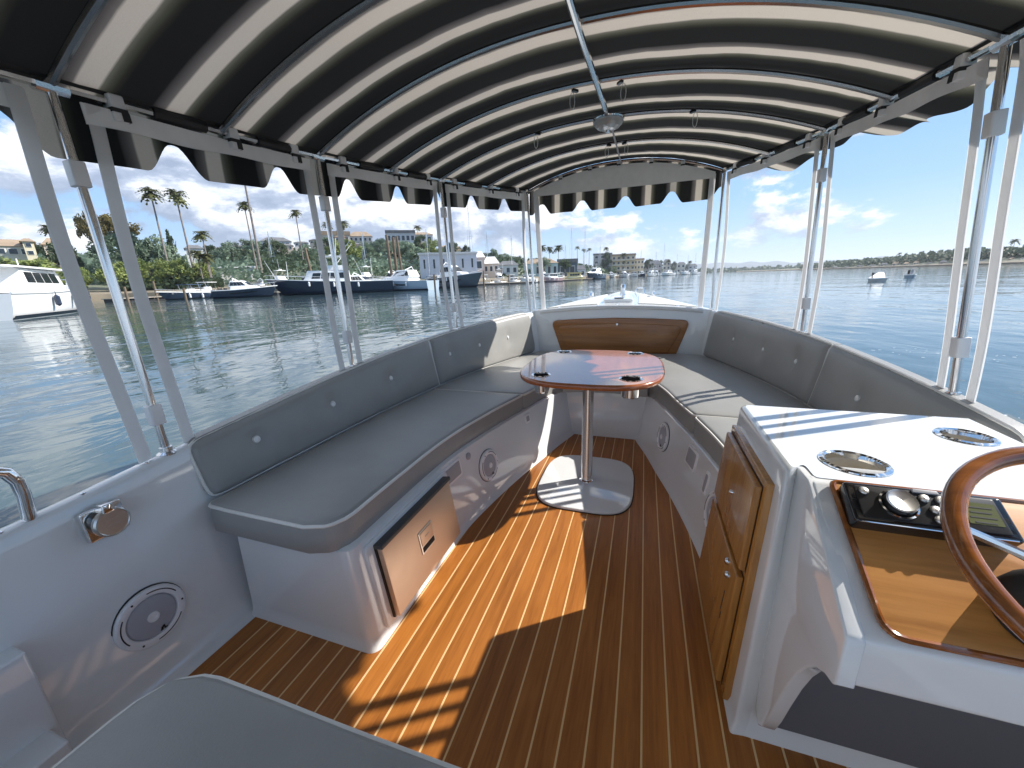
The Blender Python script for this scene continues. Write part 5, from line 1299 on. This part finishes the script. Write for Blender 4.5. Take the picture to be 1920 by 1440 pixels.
def glass_band(t, x0, x1, z0, z1, w, rakef=0.5, raker=0.1, tumble=0.12, a=0.3, b_=0.8, name='window', front=True):
    h = z1 - z0
    for s in (-1, 1):
        mb = MB(); n = 4
        for i in range(n):
            fa, fb_ = 0.06 + 0.80 * i / n, 0.06 + 0.80 * (i + 0.9) / n; P = []
            for f, k in ((fa, a), (fb_, a), (fb_, b_), (fa, b_)):
                xx = x0 + raker * h * k + f * (x1 - rakef * h * k - x0 - raker * h * k); yy = (w / 2 + (w / 2 * 0.72 - w / 2) * f) * (1 - tumble * k) + 0.015
                P.append(V((xx, s * yy, z0 + h * k)))
            mb.add(P, [(0, 1, 2, 3)])
        mb.build(name, GLASSD, t, 0)
    if front:
        P = []
        for yy, k in ((-1, a), (1, a), (1, b_), (-1, b_)):
            P.append(V((x1 - rakef * h * k + 0.03, yy * w / 2 * 0.60 * (1 - tumble * k), z0 + h * k)))
        MB().add(P, [(0, 1, 2, 3)]).build('windscreen', GLASSD, t, 0)
def bow_rail(t, R, h=0.55, f0=0.45):
    st = [r for i, r in enumerate(R) if i / (len(R) - 1) >= f0]
    for s in (-1, 1):
        pts = [V((r[5][0], s * r[5][1] * 0.94, r[5][2] + h)) for r in st]
        mb = MB(); mb.tube(pts, 0.025, 5)
        for r in st[::2]: mb.tube([V((r[5][0], s * r[5][1] * 0.94, r[5][2])), V((r[5][0], s * r[5][1] * 0.94, r[5][2] + h))], 0.02, 4)
        mb.build('bow_rail', STEEL, t)
def moored(bow, stern, label, kind, m, B=None, fb=1.2, group='boats moored along the port shore', name=None, cat=None, extra=()):
    """bow and stern are (photo column, distance)"""
    P, Q = at(*bow), at(*stern); L = (P - Q).length; B = B or 0.3 * L
    nm = name or {'sport': 'sportfishing_yacht', 'express': 'motor_cruiser', 'cabin': 'cabin_cruiser', 'skiff': 'skiff', 'console': 'centre_console_boat', 'sail': 'sailing_yacht', 'ketch': 'sailing_yacht', 'tour': 'tour_boat'}[kind]
    t = thing(nm, label, cat or ('yacht' if kind in ('sport', 'sail', 'express') else 'boat'), ((P.x + Q.x) / 2, (P.y + Q.y) / 2, WZ), group)
    t.rotation_euler = (0, 0, atan2(P.y - Q.y, P.x - Q.x))
    R = mk_hull(t, L, B, fb, m, 0.15 if kind in ('skiff',) else 0.4, kind not in ('skiff',))
    d = fb * 1.05
    if L > 7:
        for q in (6, 10, 14):
            for s in (-1, 1):
                r_ = R[q]; MB().lathe([(0.02, -0.75), (0.13, -0.66), (0.13, -0.22), (0.02, -0.12), (0.015, 0.1)], 8, Matrix.Translation((r_[4][0], s * (r_[4][1] + 0.14), r_[5][2]))).build('fender', BOATW if m is not BOATW else NAVY, t)
        MB().tube([V((R[-2][5][0], 0, R[-2][5][2])), V((R[-1][5][0] + 1.2, 0.8, 0.5)), V((R[-1][5][0] + 2.2, 1.6, 0.35))], 0.025, 4).build('mooring_line', PILE, t)
    if kind == 'sport':
        h = fb * 0.95
        house_block(t, -0.16 * L, 0.22 * L, d, d + h, B * 0.72, BOATW); glass_band(t, -0.16 * L, 0.22 * L, d, d + h, B * 0.72)
        house_block(t, -0.14 * L, 0.06 * L, d + h, d + h * 1.45, B * 0.66, BOATW, 'flybridge', 0.6)
        MB().slab(rpoly([(-0.14 * L, -B * 0.3), (0.04 * L, -B * 0.3), (0.04 * L, B * 0.3), (-0.14 * L, B * 0.3)], 0.3), d + h * 2.2, d + h * 2.28, 0.02).build('hardtop', BOATW, t)
        mb = MB()
        for x in (-0.12, 0.02):
            for s in (-1, 1): mb.tube([V((x * L, s * B * 0.27, d + h * 1.4)), V((x * L + 0.1, s * B * 0.25, d + h * 2.2))], 0.05, 5)
        mb.build('hardtop_leg', STEEL, t)
        for s in (-1, 1):
            MB().tube([V((0.0, s * B * 0.36, d + h)), V((-0.20 * L, s * B * 0.62, d + h * 3.6))], [0.06, 0.03], 5).build('outrigger', BOATW, t)
        MB().tube([V((-0.06 * L, 0, d + h * 2.3)), V((-0.08 * L, 0, d + h * 3.9))], 0.03, 4).build('antenna', BOATW, t)
        MB().lathe([(0.28, 0), (0.28, 0.16), (0.1, 0.24), (0, 0.24)], 14, Matrix.Translation((-0.02 * L, 0, d + h * 2.28))).build('radar', BOATW, t)
        bow_rail(t, R)
    elif kind == 'express':
        h = fb * 0.85
        house_block(t, -0.22 * L, 0.26 * L, d, d + h * 0.55, B * 0.80, BOATW, 'cabin', 1.6)
        house_block(t, -0.24 * L, 0.10 * L, d + h * 0.5, d + h * 1.35, B * 0.72, BOATW, 'hardtop', 1.3, 0.4)
        glass_band(t, -0.24 * L, 0.10 * L, d + h * 0.5, d + h * 1.35, B * 0.72, 1.3, 0.4, a=0.15, b_=0.78)
        for s in (-1, 1):
            MB().grid([[V((r[2][0] + (r[3][0] - r[2][0]) * k, s * (r[2][1] + (r[3][1] - r[2][1]) * k + 0.02), r[2][2] + (r[3][2] - r[2][2]) * (0.35 + 0.6 * k))) for k in (0, 1)] for r in R[6:16]]).build('hull_window', GLASSD, t, 40)
        MB().tube([V((-0.16 * L, -B * 0.3, d + h * 1.3)), V((-0.20 * L, 0, d + h * 1.75)), V((-0.16 * L, B * 0.3, d + h * 1.3))], 0.07, 6).build('radar_arch', BOATW, t)
        bow_rail(t, R, 0.5)
    elif kind == 'cabin':
        h = fb * 1.0
        house_block(t, -0.30 * L, 0.16 * L, d, d + h, B * 0.74, BOATW, 'cabin', 0.45); glass_band(t, -0.30 * L, 0.16 * L, d, d + h, B * 0.74, 0.45, a=0.40, b_=0.84)
        MB().slab(rpoly([(-0.40 * L, -B * 0.38), (0.14 * L, -B * 0.36), (0.14 * L, B * 0.36), (-0.40 * L, B * 0.38)], 0.25), d + h, d + h + 0.09, 0.03).build('cabin_roof', BOATW, t)
        bow_rail(t, R, 0.45)
        MB().tube([V((-0.05 * L, 0, d + h)), V((-0.05 * L, 0, d + h * 1.5))], 0.03, 4).build('antenna', BOATW, t)
    elif kind == 'console':
        h = fb * 1.2
        house_block(t, -0.06 * L, 0.10 * L, d - 0.1, d + h * 0.6, B * 0.34, BOATW, 'console', 0.5)
        MB().slab(rpoly([(-0.16 * L, -B * 0.32), (0.12 * L, -B * 0.32), (0.12 * L, B * 0.32), (-0.16 * L, B * 0.32)], 0.2), d + h * 1.2, d + h * 1.27, 0.02).build('t_top', CANV if 'navy' in extra else BOATW, t)
        for x in (-0.12, 0.08):
            for s in (-1, 1): MB().tube([V((x * L, s * B * 0.2, d - 0.1)), V((x * L, s * B * 0.27, d + h * 1.2))], 0.04, 5).build('top_leg', STEEL, t)
        for s in (-1, 1): house_block(t, -0.49 * L, -0.42 * L, d * 0.5, d + h * 0.35, B * 0.2, BLACKP, 'outboard', 0.2).location = (0, s * B * 0.14, 0)
        bow_rail(t, R, 0.35, 0.55)
    elif kind == 'skiff':
        for x in (-0.2, 0.12): MB().box((x * L, 0, d * 0.85), (0.08 * L, B * 0.8, 0.06)).build('thwart', DOCK, t)
        house_block(t, -0.52 * L, -0.44 * L, d * 0.4, d + 0.45, B * 0.3, BLACKP, 'outboard', 0.2)
    elif kind == 'tour':
        h = fb * 1.5
        house_block(t, -0.42 * L, 0.30 * L, d, d + h, B * 0.82, CREAM, 'cabin', 0.2); glass_band(t, -0.42 * L, 0.30 * L, d, d + h, B * 0.82, 0.2, a=0.35, b_=0.75)
        MB().slab(rpoly([(-0.45 * L, -B * 0.45), (0.32 * L, -B * 0.42), (0.32 * L, B * 0.42), (-0.45 * L, B * 0.45)], 0.3), d + h, d + h + 0.15, 0.03).build('cabin_roof', CREAM, t)
    elif kind in ('sail', 'ketch'):
        house_block(t, -0.15 * L, 0.18 * L, d, d + fb * 0.45, B * 0.55, BOATW, 'coachroof', 0.8); glass_band(t, -0.15 * L, 0.18 * L, d, d + fb * 0.45, B * 0.55, 0.8, front=False)
        mh = extra[0]
        MB().tube([V((0.05 * L, 0, d)), V((0.05 * L, 0, mh))], [0.11, 0.07], 6).build('mast', STEEL, t)
        MB().tube([V((0.05 * L, 0, d + 1.1)), V((-0.36 * L, 0, d + 1.2))], 0.16, 6).build('boom', CANV, t)
        mb = MB()
        for q in (V((0.49 * L, 0, d * 1.25)), V((-0.49 * L, 0, d)), V((0.03 * L, B * 0.45, d)), V((0.03 * L, -B * 0.45, d))): mb.tube([V((0.05 * L, 0, mh * 0.99)), q], 0.018, 4)
        mb.build('rigging', STEEL, t)
        MB().tube([V((0.05 * L, -B * 0.28, mh * 0.6)), V((0.05 * L, B * 0.28, mh * 0.6))], 0.03, 4).build('spreader', STEEL, t)
        bow_rail(t, R, 0.5, 0.6)
    return t
moored((150, 43), (-70, 31), 'big white cabin cruiser close by, cut by the edge of view', 'cabin', BOATW, 3.3, 1.25)
moored((292, 66), (408, 74), 'small dark hulled boat at the end of the sandy dock', 'console', NAVY, 2.6, 0.75, extra=('navy',))
moored((352, 74), (420, 84), 'white open boat with a T top behind the small dark hulled boat', 'console', BOATW, 2.6, 0.9)
moored((520, 60), (404, 62), 'low navy speedboat with a white deck in front of the big sportfisher bow', 'express', NAVY, 3.2, 0.95)
moored((500, 62), (735, 61), 'largest yacht, dark hulled sportfisher with outriggers behind the second post', 'sport', NAVY, 4.6, 1.55)
moored((730, 60), (640, 64), 'white motorboat with a low curved bow overlapping the sportfisher stern', 'express', BOATW, 3.4, 1.1)
moored((692, 66), (812, 60), 'pale blue express cruiser below the three tall timber piles', 'express', PALEB, 4.2, 1.35)
moored((800, 74), (836, 82), 'white cruiser with dark windows glimpsed between the curtain strips', 'cabin', BOATW, 3.2, 1.1)
moored((905, 68), (812, 76), 'dark grey hulled boat with its bow towards the dinghies', 'express', SLATE, 4.2, 1.75)
moored((898, 88), (922, 90), 'grey inflatable dinghy beside the dark grey hull', 'skiff', GREYP, 1.9, 0.6)
moored((926, 92), (944, 94), 'white dinghy tied next to the grey inflatable', 'console', BOATW, 2.0, 0.6)
moored((952, 96), (970, 98), 'small white runabout at the last pile before the bow corner post', 'cabin', BOATW, 2.2, 0.7)
moored((975, 100), (1000, 108), 'white boat behind the bow corner post', 'cabin', BOATW, 3.0, 1.0)
moored((1010, 112), (1048, 118), 'white and red trimmed boat in front of the turquoise boathouse', 'cabin', mat('faded_pink_hull', (0.55, 0.36, 0.36), 0.3), 3.4, 1.1)
moored((1096, 142), (1062, 140), 'yellow tour boat with a cabin along its deck', 'tour', CREAM, 3.6, 1.0)
moored((1100, 150), (1128, 165), 'navy hulled motor yacht past the yellow tour boat', 'express', NAVY, 4.4, 1.9)
moored((1122, 190), (1104, 200), 'white flybridge cruiser behind the navy motor yacht', 'sport', BOATW, 4.0, 1.6)
moored((1140, 240), (1156, 262), 'small white boat under the tower end of the apartments', 'cabin', BOATW, 3.0, 1.1)
moored((1166, 262), (1182, 282), 'white boat under the apartment balconies', 'cabin', BOATW, 3.2, 1.2)
moored((1214, 250), (1226, 268), 'white sportfisher standing out in front of the brown waterfront house', 'sport', BOATW, 3.8, 1.5)
moored((1240, 280), (1262, 300), 'long white cruiser in the far row', 'express', BOATW, 4.2, 1.6)
moored((1276, 330), (1290, 345), 'white cruiser with a dark hull stripe in the far row', 'cabin', BOATW, 3.8, 1.7)
moored((1296, 350), (1308, 372), 'last white boat of the far row', 'sport', BOATW, 4.0, 1.7)
for px, D, top, lab, B in ((884, 125, 392, 'sailing yacht whose tall mast stands over the boatyard building', 3.4), (1069, 190, 433, 'sailing yacht with the taller of the two masts over the dark boathouse', 3.6), (1058, 210, 462, 'sailing yacht with a short raked mast over the dark boathouse', 3.2),
                          (1094, 215, 435, 'sailing yacht with a thin tall mast by the slim palms', 3.4), (1241, 330, 458, 'sailing yacht with the tallest mast of the far row', 3.6), (1313, 420, 470, 'sailing yacht at the last mooring of the far row', 3.6), (1266, 400, 478, 'sailing yacht with a short mast in the far row', 3.2)):
    mh = hz(px, D, top) - WZ; moored((px + 8, D + 4), (px - 8 if px < 1000 else px - 6, D - 4), lab, 'sail', BOATW, B, 1.2, extra=(mh,))
wb = moored((1670, 41), (1640, 41.4), 'bright white sailing dinghy alone on the open water between the starboard posts', 'skiff', BOATW, 1.2, 0.20, group='boats out on open water', name='sailing_dinghy')
_c = MB()
for o_ in (0.0, 0.012): _c.grid([[V((-0.8 + 1.2 * u * (1 - 0.75 * v) + 0.65 * v, o_ + 0.08 * sin(pi * u) * (1 - v), 0.20 + 0.48 * v)) for u in lin(0, 1, 8)] for v in lin(0, 1, 8)])
SAIL = mat('sail_cloth', (0.88, 0.88, 0.88), 0.6); _t = SAIL.node_tree; _tr = N(_t, 'ShaderNodeBsdfTranslucent'); _tr.inputs[0].default_value = (0.9, 0.9, 0.9, 1); _mx = N(_t, 'ShaderNodeMixShader'); _mx.inputs[0].default_value = 0.75
_t.links.new(_t.nodes['Principled BSDF'].outputs[0], _mx.inputs[1]); _t.links.new(_tr.outputs[0], _mx.inputs[2]); _t.links.new(_mx.outputs[0], _t.nodes['Material Output'].inputs['Surface'])
_c.v = _c.v[:64]; _c.f = _c.f[:49]; _c.build('sail', SAIL, wb, 0); MB().tube([V((0.30, 0, 0.1)), V((0.30, 0, 0.74))], 0.022, 6).build('mast', STEEL, wb)
w2 = moored((1718, 52), (1707, 52.5), 'tiny pale rowing boat next to the bright white launch', 'skiff', PALEB, 0.7, 0.22, group='boats out on open water')
MB().tube([V((0, 0, 0.2)), V((0.05, 0, 0.75))], [0.13, 0.08], 8).build('cover', GREYP, w2)

# second row of moored boats between and behind the first
for a_, b_, lab, kd, m_, B_, f_ in [
    ((430, 92), (462, 94), 'white cuddy boat stern first in front of the long white shed', 'cabin', BOATW, 2.8, 1.1),
    ((470, 96), (500, 98), 'white motorboat with an arch in front of the end of the long white shed', 'express', BOATW, 3.0, 1.2),
    ((548, 84), (516, 88), 'white flybridge boat behind the bow of the big sportfisher', 'sport', BOATW, 3.4, 1.3),
    ((600, 88), (570, 92), 'white boat behind the cabin of the big sportfisher', 'cabin', BOATW, 3.2, 1.5),
    ((662, 92), (630, 94), 'white boat with a blue canvas top behind the low curved motorboat', 'console', BOATW, 2.8, 1.3),
    ((706, 90), (676, 94), 'white flybridge cruiser under the rounded yellow green tree', 'sport', BOATW, 3.6, 1.5),
    ((760, 88), (726, 92), 'white cruiser moored at the foot of the three tall piles', 'express', BOATW, 3.6, 1.6),
    ((786, 94), (766, 97), 'white sport boat behind the stern of the express cruiser', 'cabin', BOATW, 3.0, 1.5),
    ((872, 98), (848, 100), 'white cabin boat against the blue grey boatyard wall', 'cabin', BOATW, 3.0, 1.3),
    ((918, 108), (903, 110), 'white open boat under the white gable', 'console', BOATW, 2.4, 1.0),
    ((943, 118), (930, 121), 'white flybridge boat in front of the pale green shed', 'sport', BOATW, 3.2, 1.3),
    ((966, 124), (952, 127), 'white cabin boat at the end of the pale green shed', 'cabin', BOATW, 3.0, 1.2),
    ((1030, 132), (1012, 136), 'white express boat behind the pink hulled boat', 'express', BOATW, 3.2, 1.3),
    ((1056, 150), (1046, 154), 'white cabin boat between the turquoise and the dark boathouse', 'cabin', BOATW, 3.0, 1.4),
    ((1118, 176), (1106, 180), 'white flybridge boat at the bow of the navy motor yacht', 'sport', BOATW, 3.4, 1.5),
    ((1152, 232), (1142, 238), 'white express boat under the dark palm by the apartments', 'express', BOATW, 3.4, 1.4),
    ((1176, 250), (1164, 256), 'white sportfisher below the apartment balconies', 'sport', BOATW, 3.8, 1.5),
    ((1196, 258), (1184, 264), 'white cabin boat below the lower cream wing', 'cabin', BOATW, 3.4, 1.5),
    ((1210, 272), (1200, 278), 'dark hulled boat below the end of the lower cream wing', 'express', NAVY, 3.6, 1.5),
    ((1234, 300), (1226, 306), 'white flybridge boat below the tall cream house', 'sport', BOATW, 3.8, 1.6),
    ((1270, 330), (1262, 336), 'white cabin boat next to the short masted yacht of the far row', 'cabin', BOATW, 3.8, 1.8)]:
    moored(a_, b_, lab, kd, m_, B_, f_)
for px, D, top, lab in ((520, 110, 440, 'sailing yacht with a mast rising over the outriggers'), (612, 105, 425, 'sailing yacht whose mast stands just past the second post'), (690, 112, 440, 'sailing yacht with a mast left of the three tall piles'), (806, 110, 436, 'sailing yacht with a mast at the near end of the boatyard building'),
                        (915, 130, 440, 'sailing yacht with a mast over the white gable'), (960, 140, 446, 'sailing yacht with a mast over the pale green shed'), (1122, 220, 462, 'sailing yacht with a mast by the apartment tower'), (1198, 300, 470, 'sailing yacht with a mast over the lower cream wing'), (1226, 320, 474, 'sailing yacht with a mast over the brown waterfront house'), (1286, 390, 480, 'sailing yacht with a mast near the end of the far row'), (1300, 420, 476, 'sailing yacht with a mast over the last pale house')):
    mh = hz(px, D, top) - WZ; moored((px + 7, D + 4), (px - 7 if px < 1000 else px - 4, D - 4), lab, 'sail', BOATW, 3.2, 1.2, extra=(mh,))
# pale houses stepping up the hillside
hr = random.Random(21)
places = [(412, 440, 472), (452, 476, 470), (470, 500, 462), (512, 534, 466), (536, 562, 460), (566, 590, 456), (594, 616, 452), (604, 630, 466), (640, 664, 468), (672, 694, 458), (686, 712, 472), (716, 740, 462), (738, 764, 474), (764, 786, 466), (788, 812, 456), (806, 830, 472), (832, 852, 462)]
where = ['over the white shed', 'behind the low shed roof', 'under the pair of close palms', 'beside the close palms', 'above the sportfisher bow', 'over the outriggers', 'just before the second post', 'low behind the second post', 'below the pink house', 'under the long tan roofed house', 'beside the rounded yellow green tree', 'under the big modern house', 'behind the three tall piles', 'between the piles and the next post', 'under the ridge pale house', 'above the near end of the boatyard', 'above the boatyard roof']
kinds_ = [((0.66, 0.64, 0.60), 'white'), ((0.56, 0.50, 0.42), 'tan'), ((0.62, 0.58, 0.50), 'cream'), ((0.50, 0.52, 0.55), 'blue grey'), ((0.60, 0.48, 0.40), 'pink')]
for i, ((a_, b_, tp), w_) in enumerate(zip(places, where)):
    c_, cn = kinds_[i % 5]; D = 150 + (480 - tp) * 1.9
    house(a_, b_, D, tp + hr.uniform(10, 14), tp, c_, hr.choice([ROOFD, ROOFT, ROOFD]), '%s hillside house %s' % (cn, w_), 0.34, (3, 1), 8)
# foam of our own bow wave drifting past the starboard side
fm = mat('foam', (0.62, 0.68, 0.72), 0.6); fr_ = random.Random(3); mb = MB()
for i in range(300):
    u = fr_.random(); line = fr_.choice((0, 0, 1))
    x = 1.55 + 2.6 * u + fr_.gauss(0, 0.10 + 0.25 * u) if line == 0 else 1.9 + 5.5 * u + fr_.gauss(0, 0.15 + 0.3 * u); y = 4.6 - 2.4 * u + fr_.gauss(0, 0.12) if line == 0 else 6.6 - 1.0 * u + fr_.gauss(0, 0.2)
    s_ = fr_.uniform(0.004, 0.013); n_ = 6; an = fr_.uniform(0, 6)
    P = [V((x + s_ * (1 + 1.2 * abs(cos(an))) * fr_.uniform(0.6, 1.2) * cos(2 * pi * k / n_), y + s_ * fr_.uniform(0.5, 1.0) * sin(2 * pi * k / n_), WZ + 0.004)) for k in range(n_)]
    mb.add(P, [tuple(range(n_))])
tag(mb.build('foam', fm, None, 0), 'flecks of foam drifting past the starboard side', 'foam', kind='stuff')
# sea haze over the whole harbour
HZ = bpy.data.materials.new('sea_haze'); HZ.use_nodes = True; t = HZ.node_tree; t.nodes.clear()
pv = N(t, 'ShaderNodeVolumePrincipled'); pv.inputs['Color'].default_value = (0.82, 0.90, 1.0, 1); pv.inputs['Density'].default_value = 0.00018; pv.inputs['Anisotropy'].default_value = 0.2
oo = N(t, 'ShaderNodeOutputMaterial'); t.links.new(pv.outputs[0], oo.inputs['Volume'])
hz_o = MB().box((0, 0, 65), (15000, 15000, 134)).build('haze', HZ, None, 0); hz_o['kind'] = 'stuff'; hz_o['label'] = 'thin pale sea haze lying over the harbour'
S.cycles.volume_bounces = 0
